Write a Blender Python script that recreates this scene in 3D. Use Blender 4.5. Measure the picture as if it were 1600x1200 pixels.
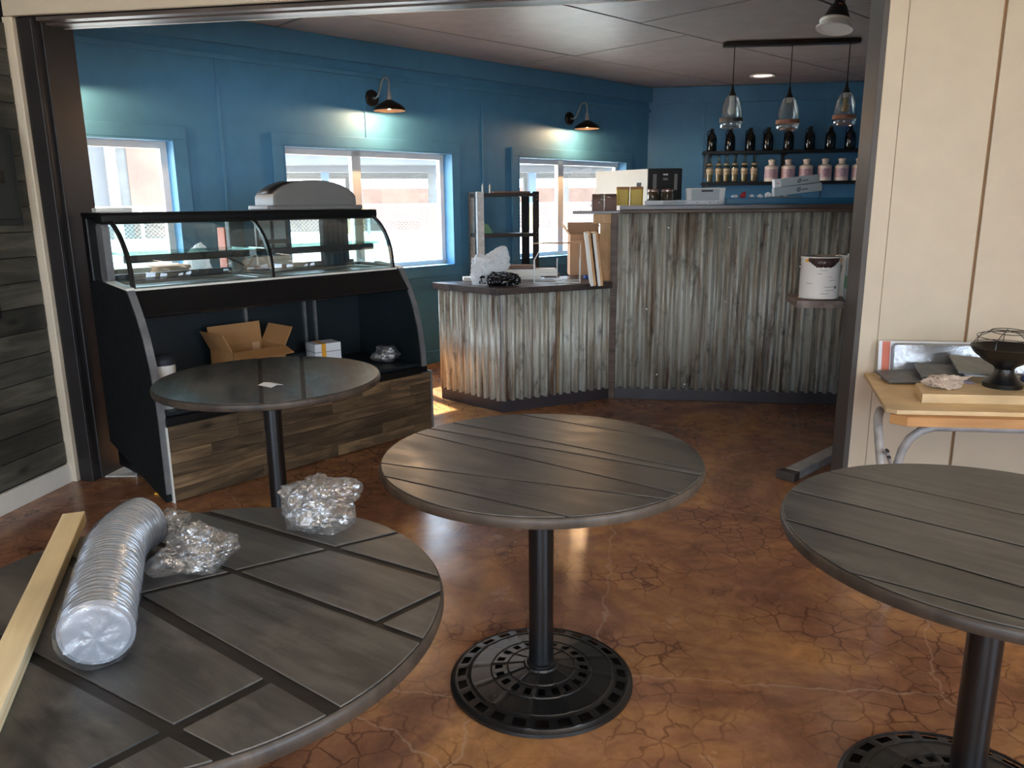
import bpy, bmesh, math, random
from math import sin, cos, pi, radians
from mathutils import Vector, Matrix, noise

for o in list(bpy.data.objects): bpy.data.objects.remove(o, do_unlink=True)
sc = bpy.context.scene
col = sc.collection

# ------------------------------------------------------------------ camera
F_PX, PITCH, ROLL, YAW, EYE = 1220.0, radians(13.0), radians(0.55), radians(9.3), 1.48
fwd = Vector((-sin(YAW) * cos(PITCH), cos(YAW) * cos(PITCH), -sin(PITCH)))
r0 = Vector((cos(YAW), sin(YAW), 0)); u0 = r0.cross(fwd)
rv = r0 * cos(ROLL) - u0 * sin(ROLL); uv = u0 * cos(ROLL) + r0 * sin(ROLL)
cam = bpy.data.objects.new('camera', bpy.data.cameras.new('camera'))
cam.data.sensor_width = 36.0; cam.data.lens = F_PX / 1600 * 36
cam.data.clip_start = 0.05; cam.data.clip_end = 300
cam.matrix_world = Matrix(((rv.x, uv.x, -fwd.x, 0), (rv.y, uv.y, -fwd.y, 0), (rv.z, uv.z, -fwd.z, EYE), (0, 0, 0, 1)))
col.objects.link(cam); sc.camera = cam

# ------------------------------------------------------------------ sky, sun, exposure
SKY, SUN, LAMP, SCONCE = 5.4, 12.0, 4.0, 12.0
w = bpy.data.worlds.new('sky'); sc.world = w; w.use_nodes = True
bg = w.node_tree.nodes['Background']
bg.inputs['Color'].default_value = (0.74, 0.93, 1.17, 1); bg.inputs['Strength'].default_value = SKY
sun = bpy.data.objects.new('sun', bpy.data.lights.new('sun', 'SUN'))
sun.data.energy = SUN; sun.data.angle = radians(1.0); sun.data.color = (1.0, 0.93, 0.82)
sun.rotation_euler = Vector((-0.62, 0.62, 1.0)).to_track_quat('Z', 'Y').to_euler()
col.objects.link(sun)
sc.view_settings.view_transform = 'Standard'; sc.view_settings.look = 'None'
sc.view_settings.gamma = 1.0; sc.view_settings.use_curve_mapping = False
sc.view_settings.exposure = 1.45
sc.cycles.max_bounces = 10; sc.cycles.diffuse_bounces = 5; sc.cycles.glossy_bounces = 4
sc.cycles.transparent_max_bounces = 24; sc.cycles.transmission_bounces = 8
sc.cycles.sample_clamp_indirect = 6.0; sc.cycles.caustics_reflective = False; sc.cycles.caustics_refractive = False
sc.cycles.use_denoising = True

# ------------------------------------------------------------------ frames of reference
A36 = radians(36)
WP = Vector((-1.901, 7.159, 0)); WD = Vector((sin(A36), cos(A36), 0)); WN = Vector((cos(A36), -sin(A36), 0))
def wall_pt(a, off, z): return WP + WD * a + WN * off + Vector((0, 0, z))     # along the blue wall, into the room, up
W_ROT = math.atan2(WD.y, WD.x)
CEIL = 2.79

def portal(loc, normal, sx, sy):
    l = bpy.data.lights.new('daylight_portal', 'AREA'); l.shape = 'RECTANGLE'; l.size = sx; l.size_y = sy
    l.cycles.is_portal = True
    o = bpy.data.objects.new('daylight_portal', l); col.objects.link(o)
    z = -Vector(normal).normalized(); y = Vector((0, 0, 1)); x = y.cross(z)
    o.matrix_world = Matrix(((x.x, y.x, z.x, loc[0]), (x.y, y.y, z.y, loc[1]), (x.z, y.z, z.z, loc[2]), (0, 0, 0, 1)))

# ------------------------------------------------------------------ mesh helpers
class MB:
    def __init__(s): s.v = []; s.f = []
    def add(s, vs, fs):
        n = len(s.v); s.v += [tuple(v) for v in vs]; s.f += [tuple(i + n for i in f) for f in fs]; return s
    def box(s, x0, x1, y0, y1, z0, z1, m=None):
        vs = [Vector(p) for p in ((x0,y0,z0),(x1,y0,z0),(x1,y1,z0),(x0,y1,z0),(x0,y0,z1),(x1,y0,z1),(x1,y1,z1),(x0,y1,z1))]
        if m: vs = [m @ v for v in vs]
        return s.add(vs, [(0,3,2,1),(4,5,6,7),(0,1,5,4),(1,2,6,5),(2,3,7,6),(3,0,4,7)])
    def prism(s, poly, z0, z1, m=None, axis='z'):
        k = len(poly)
        def P(p, z): return Vector((p[0], p[1], z)) if axis == 'z' else (Vector((z, p[0], p[1])) if axis == 'x' else Vector((p[0], z, p[1])))
        vs = [P(p, z0) for p in poly] + [P(p, z1) for p in poly]
        if m: vs = [m @ v for v in vs]
        return s.add(vs, [tuple(reversed(range(k))), tuple(range(k, 2 * k))] + [(i, (i + 1) % k, (i + 1) % k + k, i + k) for i in range(k)])
    def lathe(s, prof, seg=24, c=(0, 0, 0), m=None):
        n = len(prof); vs = []; fs = []
        for i in range(seg):
            a = 2 * pi * i / seg
            for r, z in prof: vs.append(Vector((c[0] + r * cos(a), c[1] + r * sin(a), c[2] + z)))
        if m: vs = [m @ v for v in vs]
        for i in range(seg):
            j = (i + 1) % seg
            for k in range(n - 1): fs.append((i * n + k, j * n + k, j * n + k + 1, i * n + k + 1))
        if prof[0][0] > 1e-5: fs.append(tuple(reversed([i * n for i in range(seg)])))
        if prof[-1][0] > 1e-5: fs.append(tuple(i * n + n - 1 for i in range(seg)))
        return s.add(vs, fs)
    def tube(s, pts, r, seg=8, closed=False):
        pts = [Vector(p) for p in pts]; n = len(pts); rs = r if isinstance(r, (list, tuple)) else [r] * n
        vs = []; fs = []; up = None
        for i, p in enumerate(pts):
            a = pts[(i - 1) % n] if (closed or i > 0) else p; b = pts[(i + 1) % n] if (closed or i < n - 1) else p
            t = (b - a).normalized()
            if up is None:
                up = Vector((0, 0, 1)) if abs(t.z) < 0.9 else Vector((1, 0, 0))
            x = t.cross(up)
            if x.length < 1e-4: x = t.orthogonal()
            x.normalize(); y = x.cross(t).normalized(); up = y
            for k in range(seg):
                an = 2 * pi * k / seg; vs.append(p + (x * cos(an) + y * sin(an)) * rs[i])
        for i in range(n if closed else n - 1):
            j = (i + 1) % n
            for k in range(seg): fs.append((i * seg + k, i * seg + (k + 1) % seg, j * seg + (k + 1) % seg, j * seg + k))
        if not closed:
            fs.append(tuple(reversed(range(seg)))); fs.append(tuple((n - 1) * seg + k for k in range(seg)))
        return s.add(vs, fs)
    def sheet(s, rows):
        n = len(rows[0]); vs = [v for r in rows for v in r]
        return s.add(vs, [(i * n + k, i * n + k + 1, (i + 1) * n + k + 1, (i + 1) * n + k) for i in range(len(rows) - 1) for k in range(n - 1)])
    def mesh(s, name, mat, smooth=False):
        me = bpy.data.meshes.new(name); me.from_pydata(s.v, [], s.f); me.validate()
        bm = bmesh.new(); bm.from_mesh(me); bmesh.ops.remove_doubles(bm, verts=bm.verts, dist=1e-6)
        bmesh.ops.recalc_face_normals(bm, faces=bm.faces); bm.to_mesh(me); bm.free()
        for m in (mat if isinstance(mat, (list, tuple)) else [mat]): me.materials.append(M[m])
        if smooth:
            me.polygons.foreach_set('use_smooth', [True] * len(me.polygons))
            if smooth != 'all':
                try: me.set_sharp_from_angle(angle=radians(38))
                except Exception: pass
        return me
    def build(s, name, mat, parent=None, loc=None, rot=None, smooth=False, bevel=0, solid=0, bmat=None, seg=2):
        return link(name, s.mesh(name, mat, smooth), parent, loc, rot, bevel, solid, bmat, seg)

def link(name, me, parent=None, loc=None, rot=None, bevel=0, solid=0, bmat=None, seg=2):
    o = bpy.data.objects.new(name, me); col.objects.link(o)
    if parent: o.parent = parent
    if loc is not None: o.location = loc
    if rot is not None: o.rotation_euler = rot if isinstance(rot, (tuple, list)) else (0, 0, rot)
    if solid:
        md = o.modifiers.new('solid', 'SOLIDIFY'); md.thickness = solid; md.offset = 0
    if bevel:
        md = o.modifiers.new('bevel', 'BEVEL'); md.width = bevel; md.segments = seg; md.limit_method = 'ANGLE'; md.angle_limit = radians(40)
        if bmat is not None: md.material = bmat
    return o
def thing(name, label, cat, loc=(0, 0, 0), rotz=0, group=None):
    o = bpy.data.objects.new(name, None); col.objects.link(o); o.empty_display_size = 0.1
    o.location = loc; o.rotation_euler = (0, 0, rotz); tag(o, label, cat, group); return o
def tag(o, label, cat, group=None):
    o['label'] = label; o['category'] = cat
    if group: o['group'] = group
    return o
def struct(o, label=None, cat=None):
    o['kind'] = 'structure'
    if label: o['label'] = label
    if cat: o['category'] = cat
    return o
def copy_tree(o, parent=None, loc=None, rotz=None, label=None):
    c = o.copy(); col.objects.link(c); c.parent = parent
    if loc is not None: c.location = loc
    if rotz is not None: c.rotation_euler = (0, 0, rotz)
    if label: c['label'] = label
    for ch in list(o.children): copy_tree(ch, c)
    return c
def rounded(x0, x1, y0, y1, r, n=4):
    out = []
    for cx, cy, a0 in ((x1 - r, y0 + r, -pi / 2), (x1 - r, y1 - r, 0), (x0 + r, y1 - r, pi / 2), (x0 + r, y0 + r, pi)):
        for i in range(n + 1):
            a = a0 + pi / 2 * i / n; out.append((cx + r * cos(a), cy + r * sin(a)))
    return out
def clip(poly, p, nrm, d=0.0):
    """keep the side of the line through p where dot(q - p, nrm) >= d"""
    out = []; k = len(poly)
    def sd(q): return (q[0] - p[0]) * nrm[0] + (q[1] - p[1]) * nrm[1] - d
    for i in range(k):
        a, b = poly[i], poly[(i + 1) % k]; sa, sb = sd(a), sd(b)
        if sa >= 0: out.append(a)
        if sa * sb < 0:
            t = sa / (sa - sb); out.append((a[0] + (b[0] - a[0]) * t, a[1] + (b[1] - a[1]) * t))
    return out

# ------------------------------------------------------------------ materials
M = {}
def lin(c):
    f = lambda x: x / 12.92 if x <= 0.04045 else ((x + 0.055) / 1.055) ** 2.4
    return tuple(f(x / 255) for x in c) + (1,)
class NT:
    def __init__(s, name):
        s.m = bpy.data.materials.new(name); s.m.use_nodes = True; s.t = s.m.node_tree; s.n = s.t.nodes; s.b = s.n['Principled BSDF']; M[name] = s.m
    def new(s, typ, **kw):
        n = s.n.new(typ)
        for k, v in kw.items():
            if k.startswith('i_'):
                key = k[2:]; key = int(key) if key.isdigit() else key.replace('_', ' '); n.inputs[key].default_value = v
            else: setattr(n, k, v)
        return n
    def l(s, a, b): s.t.links.new(a, b)
    def coord(s, scale=(1, 1, 1), rand=True, rot=(0, 0, 0)):
        tc = s.new('ShaderNodeTexCoord'); mp = s.new('ShaderNodeMapping'); mp.inputs['Scale'].default_value = scale; mp.inputs['Rotation'].default_value = rot
        s.l(tc.outputs['Object'], mp.inputs['Vector'])
        if rand:
            oi = s.new('ShaderNodeObjectInfo'); mu = s.new('ShaderNodeMath', operation='MULTIPLY', i_1=37.0)
            s.l(oi.outputs['Random'], mu.inputs[0]); s.l(mu.outputs[0], mp.inputs['Location'])
        return mp.outputs[0]
    def noise(s, vec, scale, detail=5, rough=0.6, dist=0.0):
        n = s.new('ShaderNodeTexNoise'); n.inputs['Scale'].default_value = scale; n.inputs['Detail'].default_value = detail
        n.inputs['Roughness'].default_value = rough; n.inputs['Distortion'].default_value = dist; s.l(vec, n.inputs['Vector']); return n.outputs['Fac']
    def ramp(s, fac, stops):
        r = s.new('ShaderNodeValToRGB'); e = r.color_ramp.elements
        while len(e) < len(stops): e.new(0.5)
        for el, (p, c) in zip(e, stops): el.position = p; el.color = c if len(c) == 4 else tuple(c) + (1,)
        s.l(fac, r.inputs['Fac']); return r.outputs['Color']
    def mix(s, a, b, fac, mode='MIX'):
        n = s.new('ShaderNodeMix', data_type='RGBA', blend_type=mode)
        for sock, v in ((n.inputs[0], fac), (n.inputs[6], a), (n.inputs[7], b)):
            if hasattr(v, 'links') or isinstance(v, bpy.types.NodeSocket): s.l(v, sock)
            else: sock.default_value = v
        return n.outputs[2]
    def bump(s, h, strength=0.3, dist=0.01):
        b = s.new('ShaderNodeBump'); b.inputs['Strength'].default_value = strength; b.inputs['Distance'].default_value = dist
        s.l(h, b.inputs['Height']); s.l(b.outputs[0], s.b.inputs['Normal'])
    def set(s, **kw):
        for k, v in kw.items():
            i = s.b.inputs[k.replace('_', ' ')]
            if isinstance(v, bpy.types.NodeSocket): s.l(v, i)
            else: i.default_value = v
        return s
def plain(name, c, rough=0.5, metal=0.0, var=0.12, bump=0.0, bscale=60, spec=0.5, vscale=6, coat=0):
    t = NT(name); c = lin(c); v = t.coord(); n = t.noise(v, vscale)
    dk = tuple(x * (1 - var) for x in c[:3]) + (1,); lt = tuple(min(1, x * (1 + var)) for x in c[:3]) + (1,)
    t.set(Base_Color=t.ramp(n, [(0.3, dk), (0.7, lt)]), Roughness=rough, Metallic=metal, Specular_IOR_Level=spec, Coat_Weight=coat)
    if bump: t.bump(t.noise(v, bscale, 3), bump, 0.004)
    return t
def wood(name, c1, c2, rough=0.55, axis=0, scale=6, stretch=14, knots=True, vary=0.35, bump=0.25, c3=None, spec=0.4, smudge=None):
    t = NT(name); s = [scale * stretch / 4] * 3; s[axis] = scale / 4
    v = t.coord(tuple(s)); n = t.noise(v, 1.0, 8, 0.65, 1.2)
    cm = lin(c3) if c3 else tuple((a + b) / 2 for a, b in zip(lin(c1), lin(c2)))
    c = t.ramp(n, [(0.28, lin(c1)), (0.5, cm), (0.75, lin(c2))])
    big = t.noise(t.coord((1, 1, 1)), 2.2, 3); c = t.mix(c, t.ramp(big, [(0.3, (0.55, 0.55, 0.55)), (0.7, (1.25, 1.22, 1.2))]), 0.7, 'MULTIPLY')
    oi = t.new('ShaderNodeObjectInfo'); c = t.mix(c, t.ramp(oi.outputs['Random'], [(0.0, (1 - vary,) * 3), (1.0, (1 + vary,) * 3)]), 1.0, 'MULTIPLY')
    if knots:
        k = t.new('ShaderNodeTexVoronoi'); s2 = [5.0] * 3; s2[axis] = 2.0; t.l(t.coord(tuple(s2)), k.inputs['Vector']); k.inputs['Scale'].default_value = 1.3
        c = t.mix(c, lin(tuple(x * 0.45 for x in c1)), t.ramp(k.outputs['Distance'], [(0.05, (0.8,) * 3), (0.16, (0, 0, 0))]))
    if smudge:
        sm_ = t.noise(t.coord((1, 2.2, 1)), 4.5, 7, 0.7, 0.5); c = t.mix(c, lin(smudge), t.ramp(sm_, [(0.48, (0, 0, 0)), (0.74, (0.55,) * 3)]))
        rough = t.ramp(sm_, [(0.35, (rough - 0.08,) * 3), (0.7, (rough + 0.14,) * 3)])
    t.set(Base_Color=c, Roughness=rough, Specular_IOR_Level=spec)
    if bump: t.bump(n, bump, 0.004)
    return t
def see_through(name, tint, fac_lo, fac_hi, rough, white=0.0, bump=0.0):
    """thin clear film or pane: mostly transparent, glossy with the angle, a little milky"""
    t = NT(name); n = t.n; out = n['Material Output']
    tr = t.new('ShaderNodeBsdfTransparent'); tr.inputs[0].default_value = tint + (1,)
    gl = t.new('ShaderNodeBsdfGlossy'); gl.inputs['Roughness'].default_value = rough
    lw = t.new('ShaderNodeLayerWeight'); lw.inputs['Blend'].default_value = 0.3
    mr = t.new('ShaderNodeMapRange'); mr.inputs['To Min'].default_value = fac_lo; mr.inputs['To Max'].default_value = fac_hi
    t.l(lw.outputs['Facing'], mr.inputs['Value'])
    mx = t.new('ShaderNodeMixShader'); t.l(mr.outputs[0], mx.inputs[0]); t.l(tr.outputs[0], mx.inputs[1]); t.l(gl.outputs[0], mx.inputs[2]); last = mx.outputs[0]
    if white:
        df = t.new('ShaderNodeBsdfDiffuse'); df.inputs[0].default_value = (0.85, 0.87, 0.88, 1)
        tl = t.new('ShaderNodeBsdfTranslucent'); tl.inputs[0].default_value = (0.85, 0.87, 0.88, 1)
        ad = t.new('ShaderNodeMixShader'); ad.inputs[0].default_value = 0.4; t.l(df.outputs[0], ad.inputs[1]); t.l(tl.outputs[0], ad.inputs[2])
        m2 = t.new('ShaderNodeMixShader'); m2.inputs[0].default_value = white; t.l(last, m2.inputs[1]); t.l(ad.outputs[0], m2.inputs[2]); last = m2.outputs[0]
    if bump:
        b = t.new('ShaderNodeBump'); b.inputs['Strength'].default_value = bump; b.inputs['Distance'].default_value = 0.01
        t.l(t.noise(t.coord(), 45, 4, 0.6, 1.5), b.inputs['Height']); t.l(b.outputs[0], gl.inputs['Normal'])
    t.l(last, out.inputs['Surface']); return t
def glow(name, c, strength):
    t = NT(name); t.set(Base_Color=lin(c), Emission_Color=lin(c), Emission_Strength=strength); return t

plain('blue_paint', (72, 130, 170), 0.55, var=0.08, bump=0.05, bscale=120)
plain('cream_paint', (211, 197, 173), 0.5, var=0.04, bump=0.05, bscale=90)
plain('white_trim', (225, 222, 212), 0.5, var=0.05)
plain('dark_trim', (36, 32, 31), 0.42, var=0.25, bump=0.1)
plain('header_trim', (92, 80, 74), 0.4, var=0.3, bump=0.2, bscale=25)
plain('jamb_grey', (78, 72, 68), 0.5, var=0.1)
plain('ceiling_brown', (152, 147, 143), 0.42, var=0.12, bump=0.06, bscale=14, spec=0.5)
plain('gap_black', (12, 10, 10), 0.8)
plain('black_metal', (16, 17, 18), 0.32, metal=0.0, var=0.2, spec=0.6)
plain('cast_iron', (15, 16, 17), 0.36, var=0.2, bump=0.25, bscale=220, spec=0.7)
plain('black_case', (12, 13, 15), 0.4, var=0.2, spec=0.4)
plain('case_interior', (20, 30, 34), 0.5, var=0.2)
plain('grey_laminate', (112, 112, 112), 0.5, var=0.25, vscale=9)
plain('dark_laminate', (24, 26, 26), 0.75, var=0.5, vscale=40, spec=0.2)
plain('white_plastic', (230, 230, 226), 0.4, var=0.03)
plain('grey_plastic', (122, 122, 120), 0.5, var=0.06)
plain('white_board', (236, 233, 222), 0.5, var=0.04)
plain('kraft_card', (178, 130, 80), 0.75, var=0.08, bump=0.05)
plain('tan_card', (205, 165, 130), 0.75, var=0.08)
plain('brown_box', (120, 92, 80), 0.6, var=0.1)
plain('paper_white', (235, 238, 242), 0.6, var=0.03)
plain('plinth_paint', (58, 52, 56), 0.45, var=0.15)
plain('steel', (190, 190, 188), 0.28, metal=1.0, var=0.1)
plain('galvanised', (168, 168, 166), 0.42, metal=0.85, var=0.2, vscale=30)
plain('chipped_grey_paint', (176, 176, 176), 0.45, metal=0.1, var=0.25, vscale=18)
plain('dark_steel', (45, 46, 48), 0.45, metal=0.4, var=0.2)
plain('bronze', (46, 38, 34), 0.38, metal=0.6, var=0.2)
plain('lamp_white', (236, 232, 226), 0.4, var=0.03)
plain('copper_band', (140, 92, 72), 0.5, metal=0.2, var=0.15)
plain('dark_band', (66, 62, 60), 0.5, metal=0.2, var=0.15)
plain('yellow_oil', (206, 172, 34), 0.45, var=0.08)
plain('jar_spice', (120, 92, 78), 0.3, var=0.2)
plain('amber_drink', (196, 160, 96), 0.2, var=0.1)
plain('bottle_black', (8, 9, 12), 0.12, var=0.1, spec=0.7)
plain('bottle_label', (176, 162, 128), 0.6, var=0.25, vscale=60)
plain('jug_plastic', (232, 220, 210), 0.5, var=0.06)
plain('jug_label', (212, 184, 190), 0.55, var=0.1, vscale=50)
plain('label_ink', (140, 106, 130), 0.6)
plain('grey_ink', (130, 130, 132), 0.6)
plain('dark_ink', (40, 44, 52), 0.6)
plain('can_white', (228, 226, 222), 0.45, var=0.03)
plain('brown_gloss_paint', (62, 46, 46), 0.35, var=0.1)
plain('orange_mark', (236, 168, 50), 0.5)
plain('green_mark', (92, 140, 108), 0.5)
plain('spray_silver', (172, 184, 184), 0.3, metal=0.3, var=0.08)
plain('teal_top', (26, 104, 140), 0.4, var=0.06)
plain('blue_grey_box', (178, 190, 194), 0.55, var=0.03)
plain('cream_enamel', (232, 224, 206), 0.4, var=0.03)
plain('red_plastic', (190, 52, 56), 0.5)
plain('salmon_print', (214, 120, 96), 0.6)
plain('rag_cloth', (196, 178, 160), 0.9, var=0.2, vscale=14, bump=0.5, bscale=90)
plain('black_bag', (10, 11, 13), 0.22, var=0.2, spec=0.7, bump=0.6, bscale=30)
plain('slate_sample', (104, 108, 110), 0.4, var=0.3, vscale=18)
plain('grey_sample', (142, 144, 138), 0.5, var=0.15, vscale=18)
plain('plum_sample', (104, 90, 98), 0.35, var=0.3, vscale=14)
plain('blue_print', (60, 84, 150), 0.5)
plain('outdoor_concrete', (214, 208, 196), 0.85, var=0.06, vscale=0.6)
plain('shed_grey', (84, 82, 79), 0.8, var=0.2, vscale=0.7)
plain('shed_roof', (76, 75, 77), 0.8, var=0.2, vscale=0.5)
plain('shed_brown', (100, 72, 58), 0.85, var=0.25, vscale=0.9)
plain('shed_blue', (72, 92, 112), 0.7, var=0.1)
plain('shed_yellow', (150, 120, 42), 0.7, var=0.1)
plain('fence_wire', (170, 170, 170), 0.5, metal=0.3)
plain('outlet_dark', (22, 20, 20), 0.5)
plain('panel_steel', (46, 50, 48), 0.5, var=0.2)
plain('pine_stick', (206, 186, 142), 0.6)
wood('wall_plank', (48, 48, 43), (104, 100, 88), 0.6, axis=1, scale=5, stretch=10, vary=0.35, c3=(72, 70, 62))
wood('rustic_plank', (56, 45, 33), (150, 122, 88), 0.55, axis=0, scale=7, stretch=8, vary=0.35, c3=(98, 79, 57))
wood('table_panel', (44, 45, 45), (88, 88, 87), 0.36, axis=0, scale=6, stretch=14, knots=False, vary=0.14, c3=(64, 65, 64), bump=0.12, spec=0.6, smudge=(120, 118, 113))
wood('table_band', (22, 21, 21), (44, 42, 40), 0.5, axis=0, scale=6, stretch=14, knots=False, vary=0.05, bump=0.15)
wood('table_edge', (36, 31, 28), (96, 84, 72), 0.45, axis=2, scale=5, stretch=6, knots=False, vary=0.1)
wood('table_worn', (70, 67, 63), (112, 107, 100), 0.5, knots=False, vary=0.05, bump=0)
wood('counter_wood', (46, 38, 36), (104, 90, 84), 0.32, axis=0, scale=6, stretch=12, knots=False, vary=0.15, spec=0.6)
wood('ledge_wood', (60, 48, 42), (128, 106, 90), 0.5, axis=0, scale=6, stretch=12, knots=False, vary=0.15)
wood('plywood', (186, 146, 102), (226, 190, 144), 0.6, axis=2, scale=4, stretch=6, knots=True, vary=0.06, bump=0.05)
wood('pine', (214, 182, 132), (240, 216, 172), 0.55, axis=0, scale=4, stretch=10, knots=False, vary=0.06, bump=0.05)
wood('pine_orange', (200, 142, 88), (232, 184, 124), 0.5, axis=0, scale=4, stretch=10, knots=False, vary=0.06, bump=0.05)
wood('weathered_shelf', (70, 60, 56), (150, 134, 124), 0.6, axis=1, scale=8, stretch=6, knots=False, vary=0.05)
wood('lumber', (204, 190, 152), (232, 222, 192), 0.6, axis=0, scale=4, stretch=14, knots=False, vary=0.03, bump=0.05)
see_through('window_glass', (0.96, 0.98, 0.98), 0.03, 0.35, 0.02, white=0.02)
see_through('case_glass', (0.86, 0.94, 0.92), 0.05, 0.5, 0.02, white=0.012)
see_through('shelf_glass', (0.62, 0.82, 0.78), 0.12, 0.6, 0.02)
see_through('shade_glass', (0.93, 0.95, 0.95), 0.08, 0.8, 0.04, white=0.03)
see_through('bottle_glass', (0.62, 0.66, 0.60), 0.06, 0.6, 0.05)
see_through('poly_film', (0.97, 0.98, 0.99), 0.14, 0.75, 0.08, white=0.06, bump=0.2)
see_through('sleeve_film', (0.98, 0.98, 0.99), 0.07, 0.5, 0.1, white=0.015, bump=0.25)
plain('groove_brown', (150, 116, 82), 0.7)
plain('shed_pale', (168, 164, 152), 0.7, var=0.1)
plain('lid_plastic', (144, 149, 155), 0.16, var=0.1, spec=0.9, vscale=30)
see_through('white_film', (0.95, 0.95, 0.95), 0.1, 0.5, 0.25, white=0.62, bump=0.5)
see_through('blister_film', (0.75, 0.77, 0.8), 0.25, 0.8, 0.08, white=0.2, bump=0.15)

# stained concrete floor
t = NT('stained_concrete'); v = t.coord((1, 1, 1), False)
n1 = t.noise(v, 1.1, 6, 0.65, 0.8); n2 = t.noise(v, 7, 6, 0.7, 0.6); n3 = t.noise(v, 0.5, 2)
c = t.ramp(n1, [(0.3, lin((116, 78, 60))), (0.47, lin((152, 106, 78))), (0.6, lin((186, 134, 84))), (0.78, lin((144, 102, 80)))])
c = t.mix(c, t.ramp(n2, [(0.3, (0.6, 0.56, 0.55)), (0.7, (1.3, 1.28, 1.25))]), 0.8, 'MULTIPLY')
wv = t.new('ShaderNodeVectorMath', operation='ADD'); nz = t.new('ShaderNodeTexNoise'); nz.inputs['Scale'].default_value = 9; nz.inputs['Detail'].default_value = 3
t.l(v, nz.inputs['Vector']); sm = t.new('ShaderNodeVectorMath', operation='SCALE'); sm.inputs['Scale'].default_value = 0.09
t.l(nz.outputs['Color'], sm.inputs[0]); t.l(v, wv.inputs[0]); t.l(sm.outputs[0], wv.inputs[1])
vo = t.new('ShaderNodeTexVoronoi', feature='DISTANCE_TO_EDGE'); vo.inputs['Scale'].default_value = 11; t.l(wv.outputs[0], vo.inputs['Vector'])
crk = t.ramp(vo.outputs['Distance'], [(0.0, (1, 1, 1)), (0.05, (0, 0, 0))])
crk = t.mix((0, 0, 0, 1), crk, t.ramp(t.noise(v, 1.6, 3), [(0.42, (0, 0, 0)), (0.58, (0.8,) * 3)]))
c = t.mix(c, lin((70, 38, 26)), crk)
vo2 = t.new('ShaderNodeTexVoronoi', feature='DISTANCE_TO_EDGE'); vo2.inputs['Scale'].default_value = 0.75; t.l(wv.outputs[0], vo2.inputs['Vector'])
lc = t.ramp(vo2.outputs['Distance'], [(0.0, (0.34,) * 3), (0.0025, (0, 0, 0))]); c = t.mix(c, lin((206, 176, 150)), lc)
sp = t.ramp(t.noise(v, 26, 2, 0.5), [(0.76, (0, 0, 0)), (0.84, (0.35,) * 3)]); c = t.mix(c, lin((206, 180, 160)), sp)
t.set(Base_Color=c, Roughness=t.ramp(t.noise(v, 3, 5), [(0.3, (0.13,) * 3), (0.75, (0.32,) * 3)]), Specular_IOR_Level=0.5); t.bump(n2, 0.06, 0.004)

# rusted galvanised corrugated iron
t = NT('corrugated_iron'); v = t.coord((15, 15, 0.9)); n1 = t.noise(v, 1.5, 8, 0.72, 0.3); n2 = t.noise(t.coord((4, 4, 2.0)), 3.0, 6, 0.7)
c = t.ramp(n1, [(0.26, lin((92, 83, 72))), (0.42, lin((174, 166, 148))), (0.55, lin((214, 217, 206))), (0.75, lin((236, 239, 232)))])
c = t.mix(c, lin((110, 74, 50)), t.ramp(t.noise(t.coord((7, 7, 0.5)), 1.7, 6, 0.75, 0.5), [(0.50, (0, 0, 0)), (0.64, (0.85,) * 3)]))
c = t.mix(c, lin((44, 40, 36)), t.ramp(n2, [(0.55, (0, 0, 0)), (0.72, (0.75,) * 3)]))
t.set(Base_Color=c, Metallic=0.2, Roughness=t.ramp(n2, [(0.35, (0.34,) * 3), (0.65, (0.6,) * 3)])); t.bump(n2, 0.12, 0.004)
# ================================================================== THE SETTING
random.seed(7)
fl = MB().box(-5.2, 3.4, -4.8, 10.1, -0.12, 0.0).build('floor', 'stained_concrete'); struct(fl, 'glossy orange-brown stained concrete floor with hairline cracks', 'floor')

# left wall of weathered planks
wl = MB().box(-3.26, -3.10, -4.6, 3.70, 0, 2.9).build('wall_left', 'gap_black'); struct(wl, 'left wall clad in weathered grey horizontal planks', 'wall')
pk = [MB().box(0, 0.012, 0, L - 0.004, 0, 0.121).mesh('plank', 'wall_plank') for L in (0.62, 0.9, 1.22)]
Ls = (0.62, 0.9, 1.22); z = 0.115
while z < 2.25:
    y = 3.655
    while y > -2.2:
        k = random.randrange(3); y -= Ls[k]
        link('plank', pk[k], wl, (-3.10 + random.uniform(-0.001, 0.002), y, z), bevel=0.0015, seg=1)
    z += 0.125
struct(MB().box(-3.10, -3.072, -1.0, 3.68, 0, 0.105).build('baseboard_left', 'white_trim', bevel=0.004), 'off-white baseboard under the grey plank wall', 'baseboard')

# wall with the wide opening: header, right panelled side, jambs
wo = MB(); wo.box(-4.5, 3.4, 3.68, 3.90, 2.40, 2.95); wo.box(0.985, 3.4, 3.695, 3.88, 0, 2.40); wo.box(-4.5, -3.09, 3.70, 3.92, 0, 2.40)
wo = wo.build('wall_opening', 'groove_brown'); struct(wo, 'cream panelled wall with the wide opening into the blue room', 'wall')
for x0, x1, z0, z1, y0 in ((0.986, 1.062, 0.0, 2.39, 3.680), (1.064, 1.424, 0.0, 2.39, 3.683), (1.436, 2.64, 0, 2.39, 3.683), (2.652, 3.3, 0, 2.39, 3.683)):
    MB().box(x0, x1, y0, 3.696, z0, z1).build('wall_panel', 'cream_paint', wo, bevel=0.003)
MB().box(-3.09, 3.3, 3.655, 3.682, 2.392, 2.475).build('header_board', 'cream_paint', wo, bevel=0.004)
MB().box(-3.09, 3.3, 3.665, 3.682, 2.48, 2.9).build('header_board', 'cream_paint', wo, bevel=0.004)
tr = MB().box(-3.10, -3.046, 3.655, 3.71, 0, 2.39).build('trim_1', 'cream_paint', bevel=0.005); struct(tr, 'narrow cream corner strip beside the dark post', 'trim')
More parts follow.
